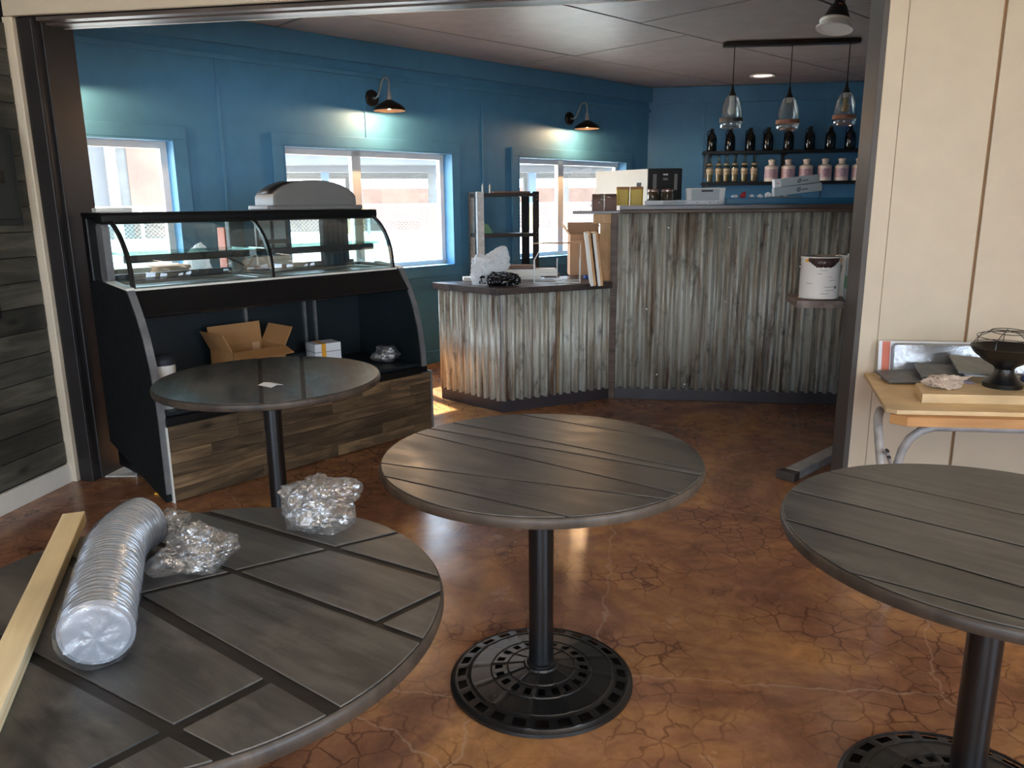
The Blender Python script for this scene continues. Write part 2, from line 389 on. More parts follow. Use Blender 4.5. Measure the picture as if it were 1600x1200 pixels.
ps = MB().box(-3.046, -2.955, 3.68, 3.965, 0, 2.39).build('trim_2', 'dark_trim', bevel=0.006); struct(ps, 'near-black post framing the left of the opening', 'post')
MB().box(-2.956, -2.944, 3.73, 3.955, 0, 2.385).build('facing_board', 'dark_trim', ps, bevel=0.003)
MB().box(-3.03, -2.956, 3.672, 3.682, 0, 2.385).build('facing_board', 'dark_trim', ps, bevel=0.003)
jb = MB().box(0.962, 0.986, 3.676, 3.885, 0, 2.39).build('trim_3', 'jamb_grey', bevel=0.003); struct(jb, 'dark grey jamb at the right of the opening', 'jamb')
hd = MB().box(-3.046, 0.965, 3.70, 3.90, 2.386, 2.402).build('trim_4', 'gap_black'); struct(hd, 'scuffed dark boards under the header of the opening', 'trim')
for y0, y1, m_, z0 in ((3.692, 3.748, 'header_trim', 2.372), (3.756, 3.808, 'header_trim', 2.366), (3.818, 3.872, 'dark_trim', 2.370), (3.880, 3.897, 'white_trim', 2.372)):
    MB().box(-2.944, 0.962, y0, y1, z0, 2.39).build('header_lining', m_, hd, bevel=0.002)

# blue wall with three windows, in its own frame: x along, -y into the room
WIN = [(-3.70, -2.32), (-1.481, 0.246), (1.114, 2.90)]; Z0, Z1 = 0.913, 1.943
wb = MB(); A0, A1 = -4.05, 3.42
wb.box(A0, A1, 0, 0.17, 0, Z0); wb.box(A0, A1, 0, 0.17, Z1, 2.95); prev = A0
for a, b in WIN + [(A1, A1)]:
    if a > prev: wb.box(prev, a, 0, 0.17, Z0, Z1)
    prev = b
wb = wb.build('wall_far_left', 'blue_paint', None, WP, W_ROT); struct(wb, 'bright blue wall with three windows and two lamps', 'wall')
MB().box(A0, A1, -0.045, 0, 2.62, 2.79).build('crown_board', 'blue_paint', wb, bevel=0.006)
MB().box(A0, A1, -0.022, 0, 2.515, 2.55).build('ledge_strip', 'blue_paint', wb, bevel=0.004)
MB().box(A0, A1, -0.018, 0, 0, 0.12).build('baseboard', 'blue_paint', wb, bevel=0.004)
for a in (-1.962, -0.686, 0.648): 
    MB().box(a - 0.011, a + 0.011, -0.008, 0, 2.035 if a == -0.686 else 0.12, 2.515).build('batten', 'blue_paint', wb, bevel=0.003)
for i, (a, b) in enumerate(WIN):
    w_ = bpy.data.objects.new('window_%d' % (i + 1), None); col.objects.link(w_); w_.location = WP; w_.rotation_euler = (0, 0, W_ROT)
    struct(w_, ['window behind the left end of the display case', 'middle window above the right end of the display case', 'window behind the tall bar and cardboard box'][i], 'window')
    k = 0.09
    for x0, x1, z0, z1 in ((a - k, b + k, Z1, Z1 + k), (a - k, b + k, Z0 - k, Z0), (a - k, a, Z0, Z1), (b, b + k, Z0, Z1)):
        MB().box(x0, x1, -0.022, 0.0, z0, z1).build('casing', 'blue_paint', w_, bevel=0.004)
    for x0, x1, z0, z1 in ((a, b, Z1 - 0.012, Z1), (a, b, Z0, Z0 + 0.012), (a, a + 0.012, Z0, Z1), (b - 0.012, b, Z0, Z1)):
        MB().box(x0, x1, -0.024, 0.10, z0, z1).build('jamb_liner', 'blue_paint', w_)
    mid = (a + b) / 2 - 0.12
    for x0, x1, z0, z1 in ((a, b, Z1 - 0.06, Z1 - 0.012), (a, b, Z0 + 0.012, Z0 + 0.055), (a + 0.012, a + 0.06, Z0, Z1), (b - 0.06, b - 0.012, Z0, Z1), (mid - 0.045, mid + 0.045, Z0, Z1)):
        MB().box(x0, x1, 0.10, 0.15, z0, z1).build('sash', 'white_plastic', w_, bevel=0.004)
    for x0, x1 in ((a + 0.06, mid - 0.045), (mid + 0.045, b - 0.06)):
        MB().box(x0, x1, 0.122, 0.128, Z0 + 0.055, Z1 - 0.06).build('pane', 'window_glass', w_)
    portal(wall_pt((a + b) / 2, -0.18, (Z0 + Z1) / 2), WN, b - a, Z1 - Z0)

# far wall behind the bar and the unseen sides
wf = MB().box(-0.2, 3.4, 9.855, 10.02, 0, 2.95).build('wall_far', 'blue_paint'); struct(wf, 'blue wall behind the bottle shelves', 'wall')
MB().box(0.05, 3.2, 9.835, 9.856, 2.605, 2.79).build('crown_board', 'blue_paint', wf, bevel=0.005)
for x in (0.70, 2.04): MB().box(x - 0.011, x + 0.011, 9.847, 9.856, 0, 2.60).build('batten', 'blue_paint', wf, bevel=0.003)
struct(MB().box(3.2, 3.4, 3.88, 9.9, 0, 2.95).build('wall_right', 'blue_paint'), 'blue side wall of the bar room beyond the frame', 'wall')
wr = MB(); RW = [(-2.6, -1.2), (-0.4, 1.0)]
wr.box(-3.26, 3.4, -4.75, -4.6, 0, 0.5); wr.box(-3.26, 3.4, -4.75, -4.6, 2.5, 2.95); prev = -3.26
for a, b in RW + [(3.4, 3.4)]: wr.box(prev, a, -4.75, -4.6, 0.5, 2.5); prev = b
struct(wr.build('wall_rear', 'cream_paint'), 'cream wall with shop windows behind the viewer', 'wall')
for a, b in RW: portal(((a + b) / 2, -4.78, 1.5), (0, 1, 0), b - a, 2.0)
ws = MB(); ws.box(3.3, 3.45, -4.6, 3.7, 0, 0.6); ws.box(3.3, 3.45, -4.6, 3.7, 2.5, 2.95)
SW = [(-3.8, -2.2), (-1.4, 0.0)]; prev = -4.6
for a, b in SW + [(3.7, 3.7)]: ws.box(3.3, 3.45, prev, a, 0.6, 2.5); prev = b
struct(ws.build('wall_side', 'cream_paint'), 'cream window wall to the right of the viewer', 'wall')
for a, b in SW: portal((3.48, (a + b) / 2, 1.55), (-1, 0, 0), b - a, 1.9)
struct(MB().box(-3.3, 3.5, -4.8, 3.9, 2.9, 3.0).build('ceiling_front', 'cream_paint'), 'cream ceiling above the tables', 'ceiling')

# dark panelled ceiling of the blue room
room = [(-4.30, 3.90), (3.2, 3.90), (3.2, 9.855), (0.06, 9.855)]
cb = MB().prism(room + [], CEIL + 0.012, 2.95).build('ceiling', 'gap_black'); struct(cb, 'dark brown ceiling of large panels with black gaps', 'ceiling')
CA = radians(37); cs = (cos(CA), -sin(CA)); ct = (sin(CA), cos(CA))
strips = [(-8.0, -6.314, [3.0, 5.4, 7.9]), (-6.314, -5.094, [3.1, 5.62, 8.1]), (-5.094, -3.874, [3.25, 5.70, 8.35]), (-3.874, -2.654, [2.6, 5.06, 7.75, 10.2]),
          (-2.654, -1.434, [3.3, 5.75, 8.2]), (-1.434, -0.214, [2.9, 5.3, 7.8]), (-0.214, 1.2, [3.2, 5.6, 8.0])]
for s0, s1, ts in strips:
    ts = [-1] + ts + [13]
    for t0, t1 in zip(ts, ts[1:]):
        g = 0.008; p = room
        for pt, nr in (((cs[0] * (s0 + g), cs[1] * (s0 + g)), cs), ((cs[0] * (s1 - g), cs[1] * (s1 - g)), (-cs[0], -cs[1])),
                       ((ct[0] * (t0 + g), ct[1] * (t0 + g)), ct), ((ct[0] * (t1 - g), ct[1] * (t1 - g)), (-ct[0], -ct[1]))):
            if p: p = clip(p, pt, nr)
        if len(p) >= 3:
            cx = sum(q[0] for q in p) / len(p); cy = sum(q[1] for q in p) / len(p)
            MB().prism([(q[0] - cx, q[1] - cy) for q in p], 0, 0.013).build('ceiling_panel', 'ceiling_brown', cb, (cx, cy, CEIL + random.uniform(-0.003, 0.002)), (random.uniform(-0.002, 0.002), random.uniform(-0.002, 0.002), 0))

# ------------------------------------------------------------------ outdoors
og = MB().box(-90, 60, -60, 110, -0.4, -0.2).build('ground_outside', 'outdoor_concrete'); struct(og, 'pale sunlit concrete yard outside the windows', 'ground')
fd = Vector((14.0, 9.0, 0)); FL = fd.length; fa = math.atan2(fd.y, fd.x)
dw = MB().box(-1, FL + 4, 0, 0.35, 0, 1.16).build('loading_dock', 'outdoor_concrete', None, (-14.0, 8.2, -0.2), fa, bevel=0.02); tag(dw, 'low pale concrete dock wall under the chain-link fence outside', 'wall')
fc = thing('chain_link_fence', 'white chain-link fence on the dock wall seen through the windows', 'fence', (-14.0, 8.2, 0.96), fa)
lk = MB(); hgt = 0.52; x = -1.0
while x < FL + 4:
    for sgn in (1, -1):
        x0, x1 = (x, x + hgt) if sgn > 0 else (x + hgt, x)
        lk.add([(x0 - .004, .10, 0), (x0 + .004, .10, 0), (x1 + .004, .10, hgt), (x1 - .004, .10, hgt), (x0, .108, 0), (x1, .108, hgt)], [(0, 1, 2, 3), (1, 4, 5, 2), (4, 0, 3, 5)])
    x += 0.068
o = lk.build('wire_mesh', 'fence_wire', fc); o['kind'] = 'stuff'
MB().tube([(-1, .1, hgt), (FL + 4, .1, hgt)], 0.022, 6).build('top_rail', 'fence_wire', fc)
fp = MB().tube([(0, .1, 0), (0, .1, hgt + .03)], 0.028, 8).mesh('fence_post', 'fence_wire', True)
x = -0.6
while x < FL + 4: link('fence_post', fp, fc, (x, 0, 0)); x += 1.9
sh = thing('open_shed', 'long open-sided shed with steel columns beyond the yard', 'shed', (-15, 31.5, -0.2), radians(24))
MB().box(0, 46, 0, 1.0, 3.05, 9.0).build('roof_fascia', 'shed_roof', sh)
MB().prism([(-1.2, 3.3), (8, 3.3), (8, 3.7), (-1.2, 9.2)], -0.5, 46.5, axis='x').build('roof', 'shed_roof', sh)
for i in range(3): MB().box(0, 46, 2 + i * 2.6, 2.25 + i * 2.6, 3.0, 3.3).build('roof_beam', 'shed_grey', sh)
MB().box(0, 46, 19, 19.3, 0, 2.75).build('rear_wall', 'shed_brown', sh)
cm = [MB().box(-.16, .16, -.16, .16, 0, 3.05).mesh('column', m_) for m_ in ('shed_blue', 'shed_grey')]
cy_ = MB().box(-.17, .17, -.17, .17, 0, 1.6).mesh('column_guard', 'shed_yellow')
for j, yy in enumerate((0.5, 6, 17)):
    for i in range(10):
        c_ = link('column', cm[(i + j) % 2], sh, (2 + i * 4.6 + j * 1.3, yy, 0)); link('column_guard', cy_, c_)
barn = thing('storage_building', 'grey-brown weathered storage building with pale posts outside the left window', 'building', (-27, 19, -0.2), radians(40))
MB().box(0, 13, 0, 4, 0, 9).build('wall', 'shed_grey', barn)
for i in range(6): MB().box(0.5 + i * 2.2, 2.2 + i * 2.2, -0.08, 0, 0.6, 3.4 + (i % 3) * 0.7).build('wall_sheet', 'shed_brown' if i % 2 else 'shed_roof', barn)
for i in range(4): MB().box(i * 3.6, i * 3.6 + 0.32, -0.5, -0.2, 0, 8.5).build('post', 'shed_pale' if i % 2 else 'shed_yellow', barn)
MB().box(-1, 13, -0.5, -0.2, 6.8, 7.2).build('eave_beam', 'shed_pale', barn)
MB().tube([(4.0, -0.8, 1.0), (12.5, -0.8, 6.5)], 0.1, 6).build('brace', 'shed_pale', barn)
# ================================================================== DISPLAY CASE
random.seed(11)
CL = Vector((-2.345, 3.42, 0)); CR = radians(56.4)
def case_pt(x, y, z): return CL + Vector((x * cos(CR) - y * sin(CR), x * sin(CR) + y * cos(CR), z))
dc = thing('display_case', 'black bakery display case with curved glass and a rustic plank front', 'display case', CL, CR)
curve = [(0.0, 0.43), (0.006, 0.55), (0.03, 0.70), (0.07, 0.84), (0.12, 0.95), (0.175, 1.04), (0.20, 1.075)]
for x0, x1, cut in ((0.0, 0.034, 0.155), (1.728, 1.762, 0.0)):
    pr = [(0.03, 0.0)] + [(y + 0.008, z) for y, z in [(0.0, 0.008)] + curve] + [(0.46, 1.10), (0.695, 1.10), (0.695, cut * 1.25), (0.55, cut)]
    sp = MB().prism(pr, x0, x1, axis='x').build('side_panel', 'dark_laminate' if x0 == 0 else 'case_interior', dc)
    band = [(0.0, 0.43), (0.0, 0.05)] if x0 == 0 else [(0.0, 0.43), (0.0, 0.38)]
    eb = MB(); full = band[::-1] + curve[1:]
    rows = []
    for y, z in full: rows.append([(x0 - 0.001, y, z), (x1 + 0.001, y, z)])
    inner = []
    eb.sheet(rows); eb.sheet([[(x0 - 0.001, y + 0.012, z) for y, z in full], [(x0 - 0.001, y, z) for y, z in full]]); eb.sheet([[(x1 + 0.001, y, z) for y, z in full], [(x1 + 0.001, y + 0.012, z) for y, z in full]])
    eb.build('edge_band', 'grey_laminate', sp, smooth=True)
    MB().prism([(0.20, 1.075), (0.46, 1.10), (0.46, 1.112), (0.20, 1.087)], x0 - 0.004, x1, axis='x').build('ledge_cap', 'white_board', sp)
MB().box(0.034, 1.728, 0.03, 0.695, 0.05, 0.40).build('base_cabinet', 'black_case', dc)
for x in (0.10, 1.66):
    for y in (0.08, 0.64): MB().lathe([(0.022, 0), (0.022, 0.05)], 12, (x, y, 0)).build('foot', 'steel', dc, smooth=True)
fp_ = MB().box(0.034, 1.79, 0.004, 0.03, 0.02, 0.405).build('front_panel', 'gap_black', dc)
pm = {}
for row in range(6):
    x = 0.034
    while x < 1.785:
        L = min(random.choice((0.22, 0.3, 0.38, 0.5, 0.6)), 1.787 - x)
        if 1.787 - x - L < 0.1: L = 1.787 - x
        L = round(L, 3)
        if L not in pm: pm[L] = MB().box(0, L - 0.0015, 0, 0.012, 0, 0.0645).mesh('plank', 'rustic_plank')
        link('plank', pm[L], fp_, (x, -0.008 + random.uniform(-0.002, 0.0015), 0.006 + row * 0.066), bevel=0.001, seg=1); x += L
MB().box(0.03, 1.765, -0.004, 0.03, 0.405, 0.445).build('front_rail', 'black_case', dc, bevel=0.004)
MB().box(1.787, 1.80, -0.012, 0.03, 0.0, 0.41).build('corner_trim', 'grey_laminate', dc, bevel=0.002)
MB().box(0.026, 0.033, -0.012, 0.02, 0.0, 0.40).build('corner_trim', 'white_board', dc)
MB().box(0.034, 1.728, 0.03, 0.695, 0.445, 0.465).build('lower_deck', 'case_interior', dc, bevel=0.003)
MB().box(0.034, 1.728, 0.67, 0.695, 0.465, 0.93).build('back_liner', 'case_interior', dc)
for x in (0.86, 1.28, 1.36): MB().box(x, x + 0.018, 0.656, 0.671, 0.465, 0.92).build('shelf_standard', 'galvanised', dc)
MB().box(1.0, 1.34, 0.54, 0.655, 0.465, 0.55).build('air_grille', 'case_interior', dc, bevel=0.006)
MB().prism([(0.10, 0.945), (0.115, 0.955), (0.215, 1.07), (0.695, 1.07), (0.695, 0.93), (0.18, 0.93)], 0.034, 1.728, axis='x').build('canopy', 'black_case', dc, bevel=0.006)
MB().box(0.04, 1.722, 0.215, 0.245, 1.068, 1.080).build('sill', 'white_board', dc, bevel=0.002)
for x0, x1 in ((0.05, 0.80), (0.84, 1.70)):
    wl_ = MB(); wl_.box(x0, x1, 0.25, 0.29, 1.068, 1.084); wl_.box(x0, x1, 0.60, 0.635, 1.068, 1.084); wl_.box(x0, x0 + 0.03, 0.29, 0.62, 1.068, 1.084); wl_.box(x1 - 0.03, x1, 0.29, 0.62, 1.068, 1.084)
    wl_.build('well_frame', 'steel', dc, bevel=0.002)
    MB().box(x0 + 0.03, x1 - 0.03, 0.29, 0.62, 1.066, 1.072).build('well_pan', 'grey_laminate', dc)
gprof = [(0.222, 1.080), (0.226, 1.14), (0.236, 1.20), (0.256, 1.255), (0.285, 1.305), (0.325, 1.352), (0.375, 1.392), (0.43, 1.418)]
for x0, x1 in ((0.052, 0.818), (0.836, 1.692)):
    MB().sheet([[(x0, y, z), (x1, y, z)] for y, z in gprof]).build('curved_glass', 'case_glass', dc, smooth='all', solid=0.006)
for x0 in (0.034, 0.818, 1.692):
    fr = MB(); th = 0.018
    out = gprof; inn = [(y + 0.022, z - 0.004) for y, z in gprof]
    fr.sheet([[(x0, y, z), (x0 + th, y, z)] for y, z in out]); fr.sheet([[(x0 + th, y, z), (x0, y, z)] for y, z in inn])
    fr.sheet([[(x0, a[0], a[1]), (x0, b[0], b[1])] for a, b in zip(inn, out)]); fr.sheet([[(x0 + th, a[0], a[1]), (x0 + th, b[0], b[1])] for a, b in zip(out, inn)])
    fr.build('glass_rib', 'black_metal', dc, smooth=True)
for x0 in (0.040, 1.704):
    MB().prism(gprof + [(0.44, 1.40), (0.68, 1.40), (0.68, 1.08)], x0, x0 + 0.005, axis='x').build('end_glass', 'case_glass', dc)
MB().prism(rounded(0.42, 0.52, 1.395, 1.455, 0.018), 0.0, 1.735, axis='x').build('top_bar', 'black_case', dc, smooth=True)
MB().box(0.0, 1.73, 0.50, 0.70, 1.43, 1.455).build('top_panel', 'black_case', dc, bevel=0.004)
MB().prism(rounded(0.42, 0.50, 1.10, 1.40, 0.03), -0.004, 0.032, axis='x').build('end_post', 'grey_laminate', dc, smooth=True)
for x0, x1, m_ in ((0.0, 0.05, 'black_case'), (0.80, 0.90, 'grey_laminate'), (1.46, 1.66, 'dark_steel')):
    MB().box(x0, x1, 0.64, 0.695, 1.07, 1.43).build('rear_post', m_, dc, bevel=0.008)
for x in (1.49, 1.53, 1.57, 1.61): MB().box(x, x + 0.012, 0.632, 0.642, 1.08, 1.42).build('slotted_strip', 'black_case', dc)
MB().box(0.05, 1.70, 0.655, 0.69, 1.07, 1.12).build('rear_sill', 'case_interior', dc)
for x0, x1 in ((0.07, 0.80), (0.86, 1.69)):
    MB().box(x0, x1, 0.36, 0.64, 1.237, 1.245).build('glass_shelf', 'shelf_glass', dc)
    MB().prism(rounded(0.372, 0.412, 1.196, 1.236, 0.008), x0 + 0.01, x1 - 0.03, axis='x').build('light_bar', 'black_case', dc, smooth=True)
MB().box(0.83, 0.865, 0.40, 0.64, 1.20, 1.236).build('shelf_bracket', 'black_case', dc)
cb_ = MB(); cb_.tube([(0.72 + 0.14 * math.sin(k / 10 * 3.1), 0.60, 1.20 - 0.075 * math.sin(k / 10 * pi)) for k in range(11)], 0.006, 6)
cb_.build('cable', 'black_case', dc, smooth=True)
MB().tube([(0.93, 0.58, 1.20), (0.91, 0.60, 1.16), (0.88, 0.61, 1.12), (0.87, 0.62, 1.08)], 0.008, 6).build('cable', 'black_case', dc, smooth=True)

# on and in the case
lid = thing('bin_lid', 'grey domed swing-top bin lid on top of the display case', 'bin lid', case_pt(1.30, 0.565, 1.456), CR)
arch = [(-0.30, 0.015)] + [(-0.30 + 0.0, 0.05)] + [(0.305 * -cos(a), 0.055 + 0.125 * sin(a)) for a in [pi * k / 14 for k in range(1, 14)]] + [(0.30, 0.05), (0.30, 0.015)]
MB().prism(arch, -0.115, 0.115, axis='y').build('dome', 'grey_plastic', lid, bevel=0.012, seg=3, smooth=True)
MB().prism(rounded(-0.345, 0.345, -0.135, 0.135, 0.03), 0, 0.028).build('rim', 'grey_plastic', lid, bevel=0.008)
MB().sheet([[(0.309 * -cos(a), y, 0.058 + 0.127 * sin(a)) for y in (-0.075, 0.075)] for a in [pi * k / 20 for k in range(2, 8)]]).build('flap_slot', 'outlet_dark', lid, smooth='all', solid=0.004)
st = MB().prism(rounded(-0.03, 0.03, 0, 0.022, 0.006), 0.02, 0.20, axis='x').build('white_bar', 'white_board', None, case_pt(0.0, 0.56, 1.456), CR, smooth=True); tag(st, 'short white bar lying on the left end of the display case', 'bar')

def open_carton(name, label, loc, rz, sx, sy, h, mat, flaps, group=None, tape=None):
    t_ = thing(name, label, 'box', loc, rz, group); th = 0.005
    b = MB(); b.box(-sx, sx, -sy, sy, 0, th); b.box(-sx, sx, -sy, -sy + th, 0, h); b.box(-sx, sx, sy - th, sy, 0, h); b.box(-sx, -sx + th, -sy, sy, 0, h); b.box(sx - th, sx, -sy, sy, 0, h)
    b.build('carton', mat, t_)
    for side, ln, an in flaps:
        m_ = Matrix.Translation((0, 0, h))
        if side in 'fb':
            s_ = -1 if side == 'f' else 1; m_ = m_ @ Matrix.Translation((0, s_ * sy, 0)) @ Matrix.Rotation(-s_ * an, 4, 'X'); MB().box(-sx, sx, -th / 2, th / 2, 0, ln, m_).build('flap', mat, t_)
        else:
            s_ = -1 if side == 'l' else 1; m_ = m_ @ Matrix.Translation((s_ * sx, 0, 0)) @ Matrix.Rotation(s_ * an, 4, 'Y'); MB().box(-th / 2, th / 2, -sy, sy, 0, ln, m_).build('flap', mat, t_)
    if tape: MB().box(tape, tape + 0.05, sy - th - 0.002, sy - th, h * 0.3, h + 0.0).build('tape', 'tan_card', t_)
    return t_
open_carton('cardboard_box', 'open brown cardboard box inside the display case', case_pt(0.735, 0.42, 0.466), CR + 0.02, 0.17, 0.13, 0.20, 'kraft_card', [('b', 0.125, 0.12), ('f', 0.10, 1.9), ('l', 0.12, 0.45), ('r', 0.12, 0.5)], tape=0.10)
wb_ = thing('small_white_box', 'small white carton with an orange stripe inside the display case', 'box', case_pt(1.27, 0.44, 0.466), CR - 0.15)
MB().box(-0.09, 0.09, -0.07, 0.07, 0, 0.155).build('carton', 'paper_white', wb_, bevel=0.003)
MB().box(-0.045, -0.015, -0.0712, 0.0712, 0.02, 0.1556).build('stripe', 'orange_mark', wb_)
MB().box(-0.0908, 0.0908, -0.0708, 0.0708, 0.10, 0.104).build('lid_seam', 'grey_ink', wb_)
tub = thing('plastic_tub', 'white tub with navy lid at the left inside the display case', 'tub', case_pt(0.105, 0.13, 0.466), CR)
MB().lathe([(0.04, 0), (0.046, 0.02), (0.054, 0.16), (0.06, 0.21), (0.057, 0.23)], 24).build('body', 'white_plastic', tub, smooth=True)
MB().lathe([(0.061, 0.23), (0.062, 0.26), (0.045, 0.275), (0.0, 0.28)], 24).build('lid', 'dark_ink', tub, smooth=True)

def crumple(seed, sx, sy, sz, sub=4, amp=0.42, freq=1.6, flat=0.0, pinch=None):
    """creased film: a hull of flat facets between sharp ridges (nearest of random crease planes)"""
    rnd = random.Random(seed); planes = []
    for _ in range(int(26 + 30 * amp)):
        q = Vector((rnd.gauss(0, 1), rnd.gauss(0, 1), rnd.gauss(0, 1))).normalized(); planes.append((q, rnd.uniform(0.62, 1.0)))
    bm = bmesh.new(); bmesh.ops.create_icosphere(bm, subdivisions=sub, radius=1.0); off = Vector((seed * 3.7, seed * 1.3, seed * 7.1))
    for v in bm.verts:
        d = v.co.normalized(); r_ = 1.35
        for q, h_ in planes:
            c_ = d.dot(q)
            if c_ > 0.15: r_ = min(r_, h_ / c_)
        n_ = noise.noise(d * freq * 1.3 + off) * 0.30 + (abs(noise.noise(d * freq * 3.2 + off)) - 0.25) * 0.34 + (abs(noise.noise(d * freq * 7 + off)) - 0.25) * 0.10
        r_ *= 1 + amp * 1.3 * n_
        if pinch:
            for q, ln in pinch: r_ += ln * max(0, d.dot(Vector(q).normalized())) ** 10
        v.co = d * r_
    for v in bm.verts:
        z_ = (v.co.z + 0.72) / 1.72; v.co = Vector((v.co.x * sx, v.co.y * sy, max(0.0, z_) * sz))
        if z_ < 0: v.co.x *= 1.04; v.co.y *= 1.04; v.co.z = 0.001 + 0.002 * abs(noise.noise(v.co * 60))
    m_ = MB(); m_.v = [tuple(v.co) for v in bm.verts]; m_.f = [tuple(v.index for v in f.verts) for f in bm.faces]; bm.free(); return m_
def bag(name, label, loc, rz, sx, sy, sz, seed, mat='poly_film', inner=True, pinch=None, cat='bag', sub=4):
    t_ = thing(name, label, cat, loc, rz)
    crumple(seed, sx, sy, sz, sub, pinch=pinch).build('film', mat, t_)
    if inner: crumple(seed + 5, sx * 0.72, sy * 0.72, sz * 0.75, 3, 0.6).build('inner_fold', mat, t_, (0, 0, 0.002))
    return t_
bag('plastic_bag', 'clear crumpled plastic bag at the right end inside the display case', case_pt(1.60, 0.20, 0.466), 0.3, 0.09, 0.075, 0.14, 3, pinch=[((-1, 0.2, -0.3), 0.7)])
bag('plastic_bag', 'flat clear plastic scrap beside the white tub in the display case', case_pt(0.38, 0.20, 0.466), 0.9, 0.12, 0.05, 0.05, 9, inner=False, sub=3)
# things seen through the case, on a work table behind it
wt = thing('work_table', 'plain grey work table behind the display case', 'table', case_pt(0.72, 1.30, 0), CR)
MB().box(-0.52, 0.52, -0.24, 0.24, 0.90, 0.94).build('table_top', 'grey_plastic', wt, bevel=0.004)
for x in (-0.47, 0.47):
    for y in (-0.20, 0.20): MB().tube([(x, y, 0), (x, y, 0.90)], 0.018, 8).build('leg', 'dark_steel', wt, smooth=True)
for x0, w0, m_, lb in ((-0.12, 0.14, 'cream_enamel', 'cream storage bin seen through the left end of the display case'), (0.17, 0.10, 'tan_card', 'tan carton beside the cream bin behind the display case')):
    b_ = thing('storage_bin', lb, 'bin', case_pt(0.5 + x0, 1.24, 0.9405), CR)
    MB().prism(rounded(-w0, w0, -0.10, 0.10, 0.02), 0, 0.17).build('body', m_, b_, bevel=0.004); MB().prism(rounded(-w0 - 0.008, w0 + 0.008, -0.108, 0.108, 0.02), 0.155, 0.175).build('rim', m_, b_)
bag('grocery_bag', 'white printed carrier bag behind the display case glass', case_pt(0.93, 1.36, 0.9405), CR, 0.11, 0.09, 0.34, 14, mat='white_film', inner=False)
ob = thing('orange_carton', 'salmon-orange carton standing behind the middle rib of the case', 'box', case_pt(1.14, 1.30, 0.9405), CR)
MB().box(-0.06, 0.06, -0.05, 0.05, 0, 0.40).build('carton', 'salmon_print', ob, bevel=0.003); MB().box(-0.061, 0.061, -0.051, 0.051, 0.20, 0.203).build('seam', 'brown_box', ob)
nb = thing('notice_board', 'grey standing board with white papers behind the display case', 'notice board', case_pt(1.30, 1.02, 0.0), CR)
MB().box(-0.12, 0.12, -0.012, 0.012, 0, 1.42).build('board', 'grey_laminate', nb)
for x0, z0, ww, hh in ((-0.10, 1.26, 0.085, 0.13), (0.01, 1.26, 0.09, 0.13), (-0.09, 1.15, 0.08, 0.08), (0.01, 1.16, 0.08, 0.07)): MB().box(x0, x0 + ww, -0.015, -0.012, z0, z0 + hh).build('paper', 'paper_white', nb)

# ================================================================== COUNTERS
def corrugated(p0, p1, z0, z1, mat='corrugated_iron', pitch=0.0675, amp=0.0135):
    """one sheet between two plan points, waves towards the right-hand side of p0->p1"""
    p0 = Vector(p0); p1 = Vector(p1); L = (p1 - p0).length; d = (p1 - p0) / L; nn = Vector((d.y, -d.x)); m_ = MB(); n_ = max(8, int(L / pitch * 12)); bot = []; top = []
    for i in range(n_ + 1):
        s_ = L * i / n_; q = p0 + d * s_ + nn * (0.015 + amp * sin(2 * pi * s_ / pitch)); bot.append((q.x, q.y, z0)); top.append((q.x, q.y, z1))
    return m_.sheet([bot, top])
cC = Vector((-0.957, 5.399)); cL = Vector((-1.506, 5.776)); cI = Vector((-0.198, 5.928)); cB = Vector((-0.26, 6.58)); cR = Vector((2.45, 5.935))
lc_ = thing('low_counter', 'low counter clad in corrugated iron in front of the blue wall', 'counter', (0, 0, 0))
def inset(poly, k):
    c_ = sum(poly, Vector((0, 0))) / len(poly); return [tuple(c_ + (p - c_) * (1 - k / (p - c_).length)) for p in poly]
MB().prism(inset([cL, cC, cI, cB], 0.03), 0.09, 0.855).build('carcass', 'plywood', lc_)
MB().prism(inset([cL, cC, cI, cB], 0.002), 0.0, 0.092).build('plinth', 'plinth_paint', lc_, bevel=0.003)
for a, b in ((cL, cC), (cC, cC + (cI - cC) * 0.5), (cC + (cI - cC) * 0.5, cI)):
    d_ = (b - a).normalized() * 0.004
    corrugated(a + d_ - Vector((-d_.y, d_.x)) * -3, b - d_ - Vector((-d_.y, d_.x)) * -3, 0.085, 0.857).build('corrugated_sheet', 'corrugated_iron', lc_, smooth='all', solid=0.0015)
MB().tube([(cC.x, cC.y, 0.09), (cC.x, cC.y, 0.857)], 0.010, 6).build('corner_trim', 'galvanised', lc_)
ctop = inset([cL, cC, cI, cB], -0.045); ctop[2] = (cI.x, cI.y - 0.04); ctop[3] = (cB.x, cB.y)
lt_ = thing('counter_top', 'dark wooden worktop of the low corrugated counter', 'worktop', (0, 0, 0))
dCI = (cI - cC).normalized(); nCI = Vector((-dCI.y, dCI.x))
for k in range(7):
    p = clip(clip(ctop, cC + nCI * (-0.09 + k * 0.14 + 0.0012), nCI), cC + nCI * (-0.09 + (k + 1) * 0.14 - 0.0012), -nCI)
    if len(p) > 2: MB().prism(p, 0.857, 0.905 - (0.0 if k % 2 else 0.0012)).build('plank', 'counter_wood', lt_, bevel=0.003)

